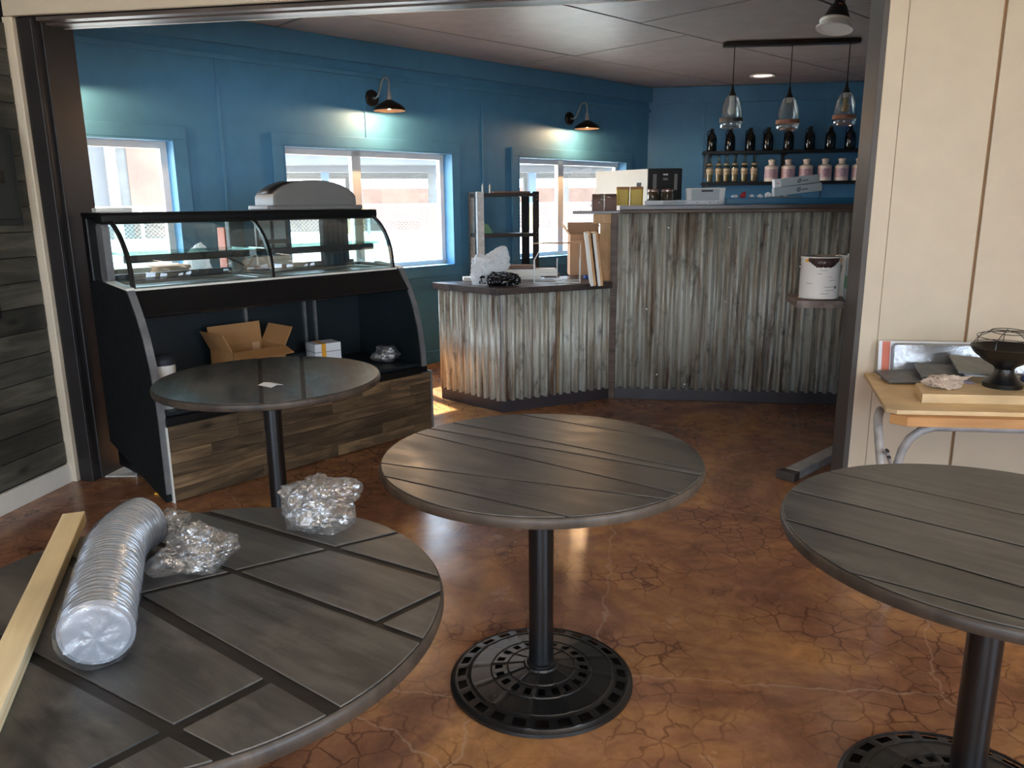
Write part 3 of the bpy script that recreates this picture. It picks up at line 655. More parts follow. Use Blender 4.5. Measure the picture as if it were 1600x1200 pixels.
bc = thing('bar_counter', 'tall bar front clad in rusty corrugated iron', 'bar counter', (0, 0, 0))
MB().box(-0.16, 2.45, 5.945, 6.30, 0.09, 1.40).build('carcass', 'plywood', bc)
MB().box(-0.178, 2.45, 5.925, 6.28, 0.0, 0.095).build('plinth', 'plinth_paint', bc, bevel=0.003)
for x0, x1 in ((-0.175, 0.56), (0.555, 1.30), (1.295, 2.04), (2.035, 2.45)):
    corrugated((x0, 5.942), (x1, 5.942), 0.088, 1.402).build('corrugated_sheet', 'corrugated_iron', bc, smooth='all', solid=0.0015)
MB().box(-0.178, -0.163, 5.93, 6.28, 0.10, 1.40).build('plywood_end', 'plywood', bc)
pq = thing('plywood_upright', 'bare plywood upright standing on the low counter at the bar end', 'upright', (-0.31, 6.0, 0.9055))
MB().box(0.01, 0.115, -0.04, 0.02, 0, 0.49).build('upright_board', 'plywood', pq, bevel=0.002)
MB().box(-0.04, 0.113, -0.06, 0.04, 0.425, 0.494).build('cleat', 'plywood', pq, bevel=0.002)
MB().box(-0.216, -0.168, 5.908, 5.930, 0.0, 1.402).build('corner_trim', 'ledge_wood', bc, bevel=0.003)
scw = MB().lathe([(0.006, 0), (0.005, 0.004), (0.0, 0.005)], 8).mesh('screw', 'steel', True)
for x, z_ in ((0.06, 0.70), (0.38, 0.75), (0.36, 0.13), (0.63, 0.76), (1.1, 0.72), (1.3, 0.12), (0.9, 1.30), (1.2, 1.28), (0.63, 1.3), (0.2, 1.3), (0.15, 0.2)):
    link('screw', scw, bc, (x, 5.918, z_), (pi / 2, 0, 0))
bt = thing('bar_worktop', 'dark stained plank top of the tall bar', 'worktop', (0, 0, 0))
for k, (y0, y1) in enumerate(((5.875, 6.02), (6.023, 6.17), (6.173, 6.32), (6.323, 6.47))):
    MB().box(-0.155, 2.47, y0, y1, 1.4085 + (0.02 if k == 0 else 0), 1.458 - k * 0.0006).build('plank', 'counter_wood', bt, bevel=0.003)
MB().box(-0.155, 2.47, 5.885, 5.945, 1.405, 1.427).build('under_ledge', 'ledge_wood', bt, bevel=0.002)
MB().box(-0.50, -0.15, 5.90, 6.10, 1.402, 1.424).build('end_ledge', 'counter_wood', bt, bevel=0.003)
# ================================================================== ROUND PEDESTAL TABLES
random.seed(23)
def base_mesh():
    prof = [(0.042, 0.066), (0.052, 0.064), (0.056, 0.058), (0.085, 0.0535), (0.104, 0.0505), (0.107, 0.053), (0.110, 0.0495), (0.122, 0.0475), (0.147, 0.0435),
            (0.156, 0.042), (0.159, 0.0445), (0.162, 0.041), (0.195, 0.0355), (0.222, 0.031), (0.225, 0.0335), (0.228, 0.030), (0.240, 0.0275), (0.266, 0.022), (0.273, 0.0205), (0.276, 0.023), (0.279, 0.0195), (0.288, 0.014), (0.289, 0.004)]
    N = 120; m_ = MB(); K = len(prof); vs = []
    for i in range(N):
        a = 2 * pi * i / N; rib = 0.0028 if i % 10 == 0 else 0
        for k, (r_, z_) in enumerate(prof): vs.append((r_ * cos(a), r_ * sin(a), z_ + (rib if 1 < k < K - 3 else 0)))
    fs = []
    for i in range(N):
        j = (i + 1) % N
        for k in range(K - 1):
            slot_in = k == 7 and i % 6 in (1, 2, 3); slot_out = k == 16 and i % 5 in (1, 2, 3)
            if slot_in or slot_out: continue
            fs.append((i * K + k, i * K + k + 1, j * K + k + 1, j * K + k))
    m_.add(vs, fs); return m_.mesh('pedestal_base', 'cast_iron', True)
BASE = base_mesh()
SHADE_DISC = MB().lathe([(0.0, 0.001), (0.284, 0.001), (0.284, 0.004), (0.0, 0.004)], 48).mesh('slot_shade_disc', 'gap_black')  # black disc added under the hollow base so its slots look shaded
POLE = MB().lathe([(0.046, 0.060), (0.046, 0.070), (0.0385, 0.074), (0.0385, 0.695), (0.0, 0.695)], 28).mesh('pole', 'black_metal', True)
SPID = MB()
for k in range(4): SPID.box(-0.02, 0.02, -0.26, 0.26, 0.695, 0.715, Matrix.Rotation(pi / 4 * k, 4, 'Z'))
SPID = SPID.mesh('support_plate', 'black_metal')
def top_disc(R):
    return MB().lathe([(0.0, 0.715), (R - 0.012, 0.715), (R - 0.003, 0.719), (R, 0.727), (R, 0.738), (R - 0.002, 0.744), (R - 0.005, 0.7465), (0.0, 0.7465)], 96)
def cells_of(R, main, cross):
    circ = [((R - 0.006) * cos(2 * pi * k / 96), (R - 0.006) * sin(2 * pi * k / 96)) for k in range(96)]
    def nrm(l): d = Vector(l[1]) - Vector(l[0]); d.normalize(); return (-d.y, d.x)
    out = []
    for i in range(len(main) + 1):
        p = circ
        if i > 0: n_ = nrm(main[i - 1]); p = clip(p, main[i - 1][0], n_, main[i - 1][2] / 2)
        if i < len(main): n_ = nrm(main[i]); p = clip(p, main[i][0], (-n_[0], -n_[1]), main[i][2] / 2)
        parts = [p]
        for l in cross.get(i, []):
            n_ = nrm(l); nxt = []
            for q in parts:
                a = clip(q, l[0], n_, l[2] / 2); b = clip(q, l[0], (-n_[0], -n_[1]), l[2] / 2)
                nxt += [x_ for x_ in (a, b) if len(x_) > 2]
            parts = nxt
        out += [q for q in parts if len(q) > 2]
    return out
def table(label, c, R, main, cross, ang, rot=0.0):
    """main: grooves listed from the viewer outwards, world points; ang: grain direction"""
    t_ = thing('pedestal_table', label, 'table', (c[0], c[1], 0), 0, 'round dark wood pedestal tables')
    bo = link('pedestal_base', BASE, t_, rot=rot); link('slot_shade_disc', SHADE_DISC, bo); link('pole', POLE, t_); link('support_plate', SPID, t_)
    tp = top_disc(R).build('table_top', 'table_edge', t_, smooth=True)
    MB().lathe([(0, 0.7464), (R - 0.005, 0.7464), (R - 0.006, 0.7472), (0, 0.7472)], 96).build('groove_bed', 'table_band', tp)
    L = lambda l: ((l[0][0] - c[0], l[0][1] - c[1]), (l[1][0] - c[0], l[1][1] - c[1]), l[2])
    R2 = Matrix.Rotation(-ang, 4, 'Z')
    for q in cells_of(R, [L(l) for l in main], {k: [L(x_) for x_ in v_] for k, v_ in cross.items()}):
        q3 = [(R2 @ Vector((p[0], p[1], 0))).to_2d()[:] for p in q]
        MB().prism(q3, 0.7472, 0.7505).build('top_panel', ['table_panel', 'table_worn'], tp, rot=ang, bevel=0.0012, bmat=1, seg=1)
    return t_
g = 0.007
table('round dark wood table standing alone in the centre of the floor', (-0.275, 2.20), 0.476,
      [((-.641, 1.944), (-.259, 1.789), g), ((-.716, 2.064), (-.189, 1.949), g), ((-.748, 2.395), (.04, 1.973), g), ((-.69, 2.439), (.174, 2.087), g * 1.4), ((-.616, 2.512), (.18, 2.12), g * 1.2), ((-.427, 2.657), (.045, 2.44), g), ((-.169, 2.703), (-.009, 2.602), g)], {}, radians(-23))
b = 0.021
Al = ((-.952, 1.619), (-.37, 1.389), b); Bl = ((-.876, 1.395), (-.338, 1.161), b * .7); Cl = ((-.941, 1.236), (-.425, .96), b * 1.2); Dl = ((-1.079, 1.063), (-.538, .843), b)
El = ((-.697, .801), (-.527, 1.081), b); Fl = ((-.937, 1.249), (-.531, 1.599), b * .7); Gl = ((-.476, 1.17), (-.358, 1.343), b * .8)
table('round dark wood table at the left front holding plastic bags and lids', (-0.828, 1.228), 0.484, [Dl, Cl, Bl, Al], {0: [El], 1: [El], 2: [Fl], 3: [Fl, Gl], 4: [Fl]}, radians(-26))
table('round dark wood table cut off by the right edge of the picture', (0.822, 1.80), 0.472,
      [((.5, 1.50), (.8, 1.33), g), ((.38, 1.781), (.745, 1.519), g * 1.3), ((.397, 2.003), (.708, 1.798), g * 1.3), ((.55, 2.15), (1.1, 1.78), g)], {}, radians(-34), 0.1)
table('round dark wood table in front of the display case with a white card', (-1.59, 3.13), 0.48,
      [((-1.359, 2.60), (-1.158, 3.019), g), ((-1.304, 2.843), (-1.607, 3.502), b)[0:2] + (b * .8,), ][:0] + [((-1.304, 2.843), (-1.607, 3.502), b * .8), ((-1.475, 2.822), (-1.72, 3.30), b * .8)], {}, radians(115), 0.05)

# ------------------------------------------------------------------ on the near left table
T = 0.7507
st = thing('lumber_stick', 'long pale unfinished wooden stick at the left edge of the near table', 'lumber', (-1.30, 1.53, T), math.atan2(1.09 - 1.53, -1.05 + 1.30))
MB().box(-0.02, 0.9, -0.024, 0.024, 0, 0.026).build('stick', 'lumber', st, bevel=0.002)
MB().box(-0.0205, 0.9, -0.0243, 0.0243, 0.012, 0.0128).build('ply_line', 'pine_orange', st)
sl = thing('lid_sleeve', 'long clear plastic sleeve stacked full of plastic cup lids', 'lid sleeve', (0, 0, 0))
cl_pts = [Vector(p) for p in ((-0.845, 1.005, 0.812), (-0.905, 1.105, 0.812), (-0.965, 1.205, 0.812), (-1.02, 1.30, 0.812), (-1.05, 1.385, 0.811), (-1.055, 1.46, 0.809))]
def cr(pts, s_):
    n_ = len(pts) - 1; i = min(int(s_ * n_), n_ - 1); f = s_ * n_ - i
    p0, p1, p2, p3 = pts[max(i - 1, 0)], pts[i], pts[i + 1], pts[min(i + 2, n_)]
    return 0.5 * ((2 * p1) + (p2 - p0) * f + (2 * p0 - 5 * p1 + 4 * p2 - p3) * f * f + (3 * p1 - p0 - 3 * p2 + p3) * f ** 3)
LID = MB().lathe([(0.046, -0.007), (0.050, -0.006), (0.053, -0.002), (0.0575, 0.0), (0.0575, 0.0026), (0.052, 0.0035), (0.047, -0.001), (0.03, -0.0035), (0.0, -0.004)], 28).mesh('lid', 'lid_plastic', True)
NL = 40
for k in range(NL):
    s_ = 0.03 + 0.90 * k / (NL - 1); p = cr(cl_pts, s_); d = (cr(cl_pts, min(s_ + 0.02, 1)) - cr(cl_pts, max(s_ - 0.02, 0))).normalized()
    o = link('lid', LID, sl, p + Vector((random.uniform(-.0015, .0015), random.uniform(-.0015, .0015), 0)))
    o.rotation_euler = (d + Vector((random.uniform(-.05, .05), random.uniform(-.05, .05), random.uniform(-.04, .04)))).to_track_quat('Z', 'Y').to_euler()
wr_ = MB(); rows = []; SEG = 36
for k in range(61):
    s_ = -0.02 + 1.0 * k / 60; p = cr(cl_pts, max(0, min(1, s_))); d = (cr(cl_pts, min(max(s_, 0) + 0.02, 1)) - cr(cl_pts, max(min(s_, 1) - 0.02, 0))).normalized()
    if s_ < 0: p = p + d * (s_ * 0.5)
    x_ = d.cross(Vector((0, 0, 1))).normalized(); y_ = x_.cross(d)
    row = []
    for i in range(SEG + 1):
        a = 2 * pi * (i % SEG) / SEG; r_ = 0.0595 + 0.003 * noise.noise(Vector((cos(a) * 2.2, sin(a) * 2.2, s_ * 60))) + 0.0015 * noise.noise(Vector((cos(a) * 7, sin(a) * 7, s_ * 160)))
        if k == 0: r_ *= 0.86
        if s_ > 0.93: r_ *= 1 - (s_ - 0.93) * 6
        q = p + (x_ * cos(a) + y_ * sin(a)) * r_; q.z = max(q.z, T + 0.0012); row.append(q)
    rows.append(row)
d0 = (cr(cl_pts, 0.02) - cl_pts[0]).normalized(); x0_ = d0.cross(Vector((0, 0, 1))).normalized(); y0_ = x0_.cross(d0); cap = []
for rr in (0.0, 0.2, 0.4, 0.6, 0.75):
    row = []
    for i in range(SEG + 1):
        a = 2 * pi * (i % SEG) / SEG; e = x0_ * cos(a) + y0_ * sin(a)
        q = cl_pts[0] + e * (0.0595 * rr) - d0 * (0.008 + (0.010 * noise.noise(Vector((e.x * rr * 5, e.y * rr * 5, e.z * rr * 5 + 3))) if rr else 0)); q.z = max(q.z, T + 0.0012); row.append(q)
    cap.append(row)
wr_.sheet(cap + rows)  .build('sleeve_film', 'sleeve_film', sl, smooth='all')
tl_ = crumple(21, 0.062, 0.05, 0.075, 4, 0.5).build('twisted_end', 'poly_film', sl, (-1.035, 1.505, T), 0.4)
bag('plastic_bag', 'crumpled clear plastic bag beside the sleeve of lids', (-0.878, 1.345, T), 0.25, 0.080, 0.068, 0.105, 41, pinch=[((-1, -0.1, -0.35), 0.5), ((1, 0.3, 0.2), 0.25)], sub=5)
bag('plastic_bag', 'crumpled clear plastic bag at the far edge of the near table', (-0.735, 1.605, T), 0.1, 0.100, 0.085, 0.135, 57, pinch=[((0.9, 0.3, 0.5), 0.45), ((1, -0.4, -0.4), 0.4)], sub=5)
cd = thing('folded_card', 'small folded white card on the table before the display case', 'card', (-1.510, 2.977, T), -0.45)
MB().prism([(-0.03, 0.0), (0.0, 0.006), (0.0, 0.008), (-0.032, 0.001)], -0.042, 0.042, axis='x').build('leaf', 'paper_white', cd); MB().prism([(0.03, 0.0), (0.0, 0.006), (0.0, 0.008), (0.032, 0.001)], -0.042, 0.042, axis='x').build('leaf', 'paper_white', cd)

# ------------------------------------------------------------------ left wall fittings and floor scraps
eb_ = thing('electrical_panel', 'dark metal electrical panel on the grey plank wall', 'electrical panel', (-3.086, 3.26, 1.40))
MB().box(0, 0.03, -0.30, 0.30, 0, 0.46).build('box', 'panel_steel', eb_, bevel=0.004); MB().box(0.03, 0.042, -0.265, 0.265, 0.03, 0.43).build('door', 'panel_steel', eb_, bevel=0.004)
MB().box(0.042, 0.054, 0.15, 0.19, 0.20, 0.26).build('latch', 'outlet_dark', eb_, bevel=0.002)
sw = thing('outlet_plate', 'black outlet plate low on the grey plank wall', 'outlet', (-3.086, 3.31, 0.955))
MB().box(0, 0.008, -0.045, 0.045, 0, 0.12).build('plate', 'outlet_dark', sw, bevel=0.002)
for z_ in (0.022, 0.07): MB().box(0.008, 0.011, -0.02, 0.02, z_, z_ + 0.03).build('socket', 'black_metal', sw, bevel=0.002)
pp = MB().prism([(-0.10, -0.06), (0.13, -0.02), (-0.06, 0.20)], 0, 0.004).build('painted_sun_patch', 'white_board', None, (-2.90, 3.80, 0.001), 0.0); tag(pp, 'white triangle painted as the patch of sunlit floor beside the dark post', 'light patch')  # white sheet standing in for sunlit floor showing past the case
wc = MB().prism([(-0.03, -0.015), (0.02, -0.025), (0.035, 0.01), (0.0, 0.04), (-0.025, 0.02)], 0, 0.012).build('wood_chip', 'orange_mark', None, (-2.47, 3.55, 0.001), 0.3, bevel=0.002); tag(wc, 'small orange wood chip on the floor by the case corner', 'wood chip')
# ================================================================== LAMPS
def lamp(kind, loc, energy, color, size=0.05, spot=None, parent=None):
    l = bpy.data.lights.new('bulb_light', kind); l.energy = energy; l.color = color
    if kind == 'POINT' or kind == 'SPOT': l.shadow_soft_size = size
    if spot: l.spot_size = spot; l.spot_blend = 0.6
    o = bpy.data.objects.new('bulb_light', l); col.objects.link(o); o.location = loc
    if parent: o.parent = parent
    return o
glow('sconce_bulb', (255, 214, 160), 8.0); glow('downlight_disc', (255, 250, 240), 0.45); glow('fixture_diffuser', (255, 236, 214), 1.5)
def sconce(a, label):
    t_ = thing('wall_sconce', label, 'wall lamp', wall_pt(a, 0, 2.355), W_ROT, 'gooseneck wall lamps')     # local -y is into the room
    MB().lathe([(0.0, 0.0), (0.066, 0.0), (0.066, 0.016), (0.058, 0.024), (0.0, 0.028)], 28, m=Matrix.Rotation(pi / 2, 4, 'X')).build('wall_plate', 'bronze', t_, smooth=True)
    MB().tube([(0, -0.02, 0), (0, -0.06, -0.006), (0, -0.10, 0.01), (0, -0.13, 0.06), (0, -0.155, 0.115), (0, -0.185, 0.142), (0, -0.22, 0.142), (0, -0.245, 0.118), (0, -0.25, 0.07), (0, -0.25, 0.02)], 0.0085, 10).build('gooseneck', 'galvanised', t_, smooth=True)
    MB().lathe([(0.014, 0.03), (0.02, 0.02), (0.02, 0.0), (0.025, -0.02), (0.024, -0.045)], 16, (0, -0.25, 0)).build('socket', 'galvanised', t_, smooth=True)
    MB().lathe([(0.022, -0.035), (0.045, -0.048), (0.09, -0.072), (0.125, -0.10), (0.132, -0.122), (0.128, -0.122), (0.12, -0.102), (0.086, -0.076), (0.04, -0.053), (0.0, -0.045)], 32, (0, -0.25, 0)).build('shade', 'bronze', t_, smooth=True)
    MB().lathe([(0.0, -0.112), (0.02, -0.104), (0.03, -0.085), (0.024, -0.066), (0.014, -0.055), (0.0, -0.05)], 16, (0, -0.25, 0)).build('bulb', 'sconce_bulb', t_, smooth=True)
    lamp('POINT', (0, -0.245, -0.118), SCONCE, (1.0, 0.60, 0.30), 0.02, None, t_)
sconce(-0.62, 'gooseneck wall lamp above the middle window')
sconce(1.90, 'gooseneck wall lamp above the window behind the bar')
sconce(-3.10, 'gooseneck wall lamp above the left window, hidden by the post')
# front room ceiling fixtures, above and behind the viewer
for x, y, lb in ((-1.5, 0.2, 'warm ceiling light panel over the left front tables'), (1.4, 0.2, 'warm ceiling light panel over the right front table'), (0.0, -2.6, 'warm ceiling light panel at the back of the front room')):
    t_ = thing('ceiling_fixture', lb, 'ceiling light', (x, y, 2.9), 0, 'ceiling light panels of the front room')
    MB().box(-0.62, 0.62, -0.17, 0.17, -0.06, -0.001).build('housing', 'lamp_white', t_, bevel=0.005); MB().box(-0.58, 0.58, -0.14, 0.14, -0.068, -0.060).build('diffuser', 'fixture_diffuser', t_)
    l = bpy.data.lights.new('tube_light', 'AREA'); l.shape = 'RECTANGLE'; l.size = 1.1; l.size_y = 0.26; l.energy = LAMP; l.color = (1.0, 0.86, 0.72)
    o = bpy.data.objects.new('tube_light', l); col.objects.link(o); o.parent = t_; o.location = (0, 0, -0.075)

# pendant bar with three glass shades
pb = thing('pendant_light', 'bronze ceiling bar with three clear glass pendant shades over the bar', 'pendant light', (1.20, 7.28, CEIL - 0.004), radians(3))
MB().prism(rounded(-0.56, 0.56, -0.05, 0.05, 0.045), -0.035, 0.0).build('canopy', 'bronze', pb, bevel=0.006)
for k, (x, zb, band, bulb) in enumerate(((-0.46, -0.69, 'dark_band', 'led'), (0.012, -0.715, 'copper_band', None), (0.475, -0.685, 'copper_band', 'amber'))):
    MB().tube([(x, 0, -0.03), (x, 0, zb + 0.345)], 0.004, 6).build('cord', 'black_metal', pb)
    MB().lathe([(0.004, 0.36), (0.008, 0.345), (0.016, 0.30), (0.034, 0.268), (0.034, 0.262), (0.0, 0.262)], 20, (x, 0, zb)).build('cap', 'black_metal', pb, smooth=True)
    sd = MB().lathe([(0.034, 0.264), (0.052, 0.245), (0.072, 0.19), (0.086, 0.135), (0.093, 0.085), (0.094, 0.05), (0.096, 0.048), (0.088, 0.0), (0.084, 0.0), (0.090, 0.05), (0.089, 0.085), (0.082, 0.135), (0.068, 0.19), (0.048, 0.243), (0.032, 0.262)], 32, (x, 0, zb)).build('shade', 'shade_glass', pb, smooth='all')
    MB().lathe([(0.0935, 0.052), (0.098, 0.052), (0.0975, 0.082), (0.0935, 0.082), (0.0935, 0.052)], 32, (x, 0, zb)).build('band', band, sd, smooth=True)
    MB().lathe([(0.0, 0.225), (0.022, 0.225), (0.024, 0.262), (0.0, 0.262)], 16, (x, 0, zb)).build('socket', 'lamp_white', pb, smooth=True)
    if bulb:
        MB().lathe([(0.0, 0.105), (0.022, 0.112), (0.033, 0.135), (0.032, 0.155), (0.022, 0.185), (0.018, 0.226)], 18, (x, 0, zb)).build('bulb', 'lamp_white' if bulb == 'led' else 'amber_drink', pb, smooth=True)
hl = thing('hanging_downlight', 'white recessed lamp unit dangling from its ceiling hole', 'ceiling light', (1.18, 5.60, 2.545))
tm = Matrix.Rotation(radians(9), 4, 'Y') @ Matrix.Rotation(radians(-8), 4, 'X')
MB().lathe([(0.075, 0.0), (0.112, -0.006), (0.114, 0.002), (0.092, 0.012), (0.090, 0.034), (0.100, 0.042), (0.098, 0.05), (0.07, 0.05), (0.068, 0.012), (0.075, 0.0)], 32, m=tm).build('trim_ring', 'lamp_white', hl, smooth=True)
MB().lathe([(0.086, 0.046), (0.078, 0.07), (0.052, 0.13), (0.034, 0.155), (0.032, 0.175), (0.0, 0.175)], 24, m=tm).build('can', 'dark_steel', hl, smooth=True)
MB().lathe([(0.034, 0.155), (0.026, 0.162), (0.024, 0.20), (0.0, 0.20)], 14, (0.004, 0, 0.005), m=tm).build('socket', 'lamp_white', hl, smooth=True)
MB().box(-0.058, -0.030, -0.05, -0.02, 0.075, 0.13, tm @ Matrix.Rotation(0.35, 4, 'Y')).build('sticker', 'salmon_print', hl); MB().lathe([(0.0, 0.006), (0.066, 0.006), (0.066, 0.012), (0.0, 0.012)], 24, m=tm).build('lens', 'lamp_white', hl)
MB().tube([(0.03, 0, 0.19), (0.02, 0.01, 0.215), (0.0, 0.02, 0.25)], 0.004, 6).build('wire', 'lamp_white', hl)
dl = thing('recessed_downlight', 'flat white recessed ceiling light above the bottle shelves', 'ceiling light', (1.238, 9.144, CEIL - 0.004))
MB().lathe([(0.0, -0.004), (0.10, -0.004), (0.13, -0.012), (0.135, 0.0), (0.0, 0.0)], 28).build('trim_ring', 'lamp_white', dl, smooth=True); MB().lathe([(0.0, -0.006), (0.098, -0.006), (0.098, -0.0045), (0.0, -0.0045)], 28).build('lens', 'downlight_disc', dl)

# ================================================================== BOTTLE SHELVES ON THE FAR WALL
for z_, lb in ((2.05, 'upper black wall shelf holding dark growlers'), (1.702, 'lower black wall shelf holding clear bottles and jugs')):
    s_ = thing('wall_shelf', lb, 'shelf', (0.69, 9.70, z_), 0, 'black wall shelves')
    MB().box(0, 1.95, -0.07, 0.145, -0.035, 0).build('board', 'black_case', s_, bevel=0.003)
    for x in (0.03, 0.90, 1.80):
        MB().box(x, x + 0.035, 0.11, 0.152, -0.30, -0.035).build('bracket', 'black_metal', s_); MB().box(x, x + 0.035, -0.04, 0.11, -0.055, -0.035).build('bracket_arm', 'black_metal', s_)
def copies(make, spots, labels):
    p = None
    for (loc, rz), lb in zip(spots, labels):
        if p is None: p = make(lb); p.location = loc; p.rotation_euler = (0, 0, rz)
        else: copy_tree(p, None, loc, rz, lb)
ORD = ['first', 'second', 'third', 'fourth', 'fifth', 'sixth', 'seventh', 'eighth']
def growler(lb):
    t_ = thing('growler', lb, 'bottle', group='dark growlers on the upper shelf')
    MB().lathe([(0.0, 0.0), (0.052, 0.0), (0.056, 0.008), (0.056, 0.135), (0.050, 0.165), (0.030, 0.198), (0.020, 0.215), (0.019, 0.240)], 24).build('body', 'bottle_black', t_, smooth=True)
    MB().lathe([(0.0225, 0.232), (0.0225, 0.252), (0.0, 0.254)], 16).build('cap', 'black_case', t_, smooth=True)
    MB().tube([(-0.018, 0, 0.228), (-0.042, 0, 0.226), (-0.052, 0, 0.205), (-0.05, 0, 0.165)], 0.005, 8).build('handle', 'bottle_black', t_, smooth=True); return t_
copies(growler, [((x, 9.70, 2.0505), 0.0) for x in (0.785, 0.992, 1.217, 1.415, 1.640, 1.872, 2.094, 2.306)], ['%s dark growler from the left on the upper wall shelf' % k for k in ORD])
def clear_bottle(lb, fill='bottle_glass'):
    t_ = thing('clear_bottle', lb, 'bottle', group='clear bottles on the lower shelf')
    MB().lathe([(0.0, 0.0), (0.036, 0.0), (0.038, 0.006), (0.038, 0.175), (0.034, 0.195), (0.017, 0.222), (0.0145, 0.235), (0.0145, 0.29), (0.0, 0.29)], 22).build('body', 'bottle_glass', t_, smooth=True)
    MB().lathe([(0.0, 0.006), (0.034, 0.006), (0.034, 0.10), (0.0, 0.10)], 18).build('drink', 'amber_drink', t_, smooth=True)
    MB().lathe([(0.0385, 0.085), (0.0392, 0.085), (0.0392, 0.155), (0.0385, 0.155), (0.0385, 0.085)], 22).build('label', 'bottle_label', t_, smooth=True)
    MB().lathe([(0.0394, 0.132), (0.0397, 0.132), (0.0397, 0.140), (0.0394, 0.140), (0.0394, 0.132)], 22).build('label_band', 'cream_enamel', t_)
    MB().lathe([(0.0355, 0.19), (0.026, 0.21), (0.0262, 0.2105), (0.0365, 0.1905), (0.0355, 0.19)], 22).build('neck_label', 'bottle_label', t_, smooth=True)
    MB().lathe([(0.016, 0.285), (0.016, 0.305), (0.0, 0.306)], 14).build('stopper', 'black_case', t_, smooth=True); return t_
copies(clear_bottle, [((x, 9.70, 1.7025), a) for x, a in ((0.776, 0), (0.878, 1), (0.966, 2), (1.060, 0.5), (1.168, 1.6), (1.276, 2.4))], ['%s clear labelled bottle from the left on the lower wall shelf' % k for k in ORD[:6]])
def jug(lb):
    t_ = thing('syrup_jug', lb, 'jug', group='white jugs on the lower shelf')
    MB().lathe([(0.0, 0.0), (0.074, 0.0), (0.078, 0.006), (0.075, 0.06), (0.073, 0.13), (0.077, 0.158), (0.076, 0.166), (0.052, 0.178), (0.034, 0.186)], 28).build('body', 'jug_plastic', t_, smooth=True)
    MB().lathe([(0.030, 0.184), (0.036, 0.222), (0.041, 0.224), (0.040, 0.238), (0.026, 0.248), (0.0, 0.25)], 22).build('cap', 'jug_plastic', t_, smooth=True)
    lb_ = MB().lathe([(0.0768, 0.035), (0.0772, 0.035), (0.0758, 0.135), (0.0752, 0.135), (0.0768, 0.035)], 28).build('label', 'jug_label', t_, smooth=True)
    ink = MB()
    for z_, hw in ((0.125, 0.35), (0.112, 0.42), (0.095, 0.5), (0.080, 0.45), (0.066, 0.3), (0.052, 0.36)):
        ink.sheet([[(0.0776 * sin(a), -0.0776 * cos(a), z_), (0.0776 * sin(a), -0.0776 * cos(a), z_ + 0.006)] for a in [-hw + 2 * hw * k / 6 for k in range(7)]])
    ink.build('label_print', 'label_ink', lb_); return t_
copies(jug, [((x, 9.69, 1.7025), 0.0) for x in (1.469, 1.654, 1.852, 2.056, 2.237, 2.424)], ['%s white syrup jug from the left on the lower wall shelf' % k for k in ORD[:6]])

# ================================================================== ON THE BAR
B = 1.459
tn = thing('yellow_canister', 'pair of yellow oil tins standing at the left end of the bar', 'tin', (-0.09, 6.20, B))
for x in (-0.052, 0.052): MB().prism(rounded(x - 0.048, x + 0.048, -0.045, 0.045, 0.012), 0, 0.135).build('tin', 'yellow_oil', tn, bevel=0.003)
for x in (-0.052, 0.052): MB().prism(rounded(x - 0.049, x + 0.049, -0.046, 0.046, 0.012), 0.118, 0.138).build('lid', 'kraft_card', tn, bevel=0.002)
MB().box(0.05, 0.085, -0.005, 0.005, 0.138, 0.168).build('tab', 'grey_plastic', tn)
def jar(lb):
    t_ = thing('spice_jar', lb, 'jar', group='jars on the bar')
    MB().lathe([(0.0, 0), (0.040, 0), (0.044, 0.006), (0.044, 0.085), (0.038, 0.097), (0.0, 0.097)], 24).build('contents', 'jar_spice', t_, smooth=True)
    MB().lathe([(0.0455, 0.001), (0.0455, 0.088), (0.039, 0.100)], 24).build('glass', 'bottle_glass', t_, smooth='all'); MB().lathe([(0.041, 0.098), (0.042, 0.118), (0.0, 0.120)], 24).build('lid', 'copper_band', t_, smooth=True)
    MB().lathe([(0.0425, 0.104), (0.044, 0.104), (0.044, 0.108), (0.0425, 0.108), (0.0425, 0.104)], 24).build('clamp', 'steel', t_); return t_
copies(jar, [((0.085, 6.28, B), 0.0), ((0.195, 6.26, B), 0.0)], ['brown-filled glass jar next to the yellow tins', 'brown-filled glass jar in front of the coffee machine'])
pg = thing('wrapped_rolls', 'brown paper packs wrapped in clear film at the bar end', 'package', (-0.29, 6.02, 1.4245), 0.1)
for x in (-0.075, 0.02): MB().prism([(-0.05, 0)] + [(0.05 * -cos(a), 0.07 + 0.05 * sin(a)) for a in [pi * k / 8 for k in range(9)]] + [(0.05, 0)], x, x + 0.085, axis='x').build('roll', 'brown_box', pg, smooth=True)
crumple(71, 0.12, 0.07, 0.135, 4, 0.25).build('film', 'poly_film', pg)
cmn = thing('coffee_machine', 'black and cream coffee machine behind the left end of the bar', 'coffee machine', (0.045, 6.85, 0.0), radians(10))
MB().box(-0.02, 0.02, 0.0, 0.5, 0.0, 0.02).build('foot_pad', 'black_case', cmn)
MB().box(0.0, 0.29, 0.0, 0.42, 1.50, 1.755).build('head', 'black_case', cmn, bevel=0.006); MB().box(0.0, 0.29, 0.16, 0.42, 0.02, 1.50).build('body', 'black_case', cmn, bevel=0.006)
sd_ = MB().prism([(-0.008, 1.30), (0.60, 1.30), (0.60, 1.752), (-0.008, 1.752)], -0.012, -0.001, axis='x').build('side_cover', 'cream_enamel', cmn, rot=radians(38))
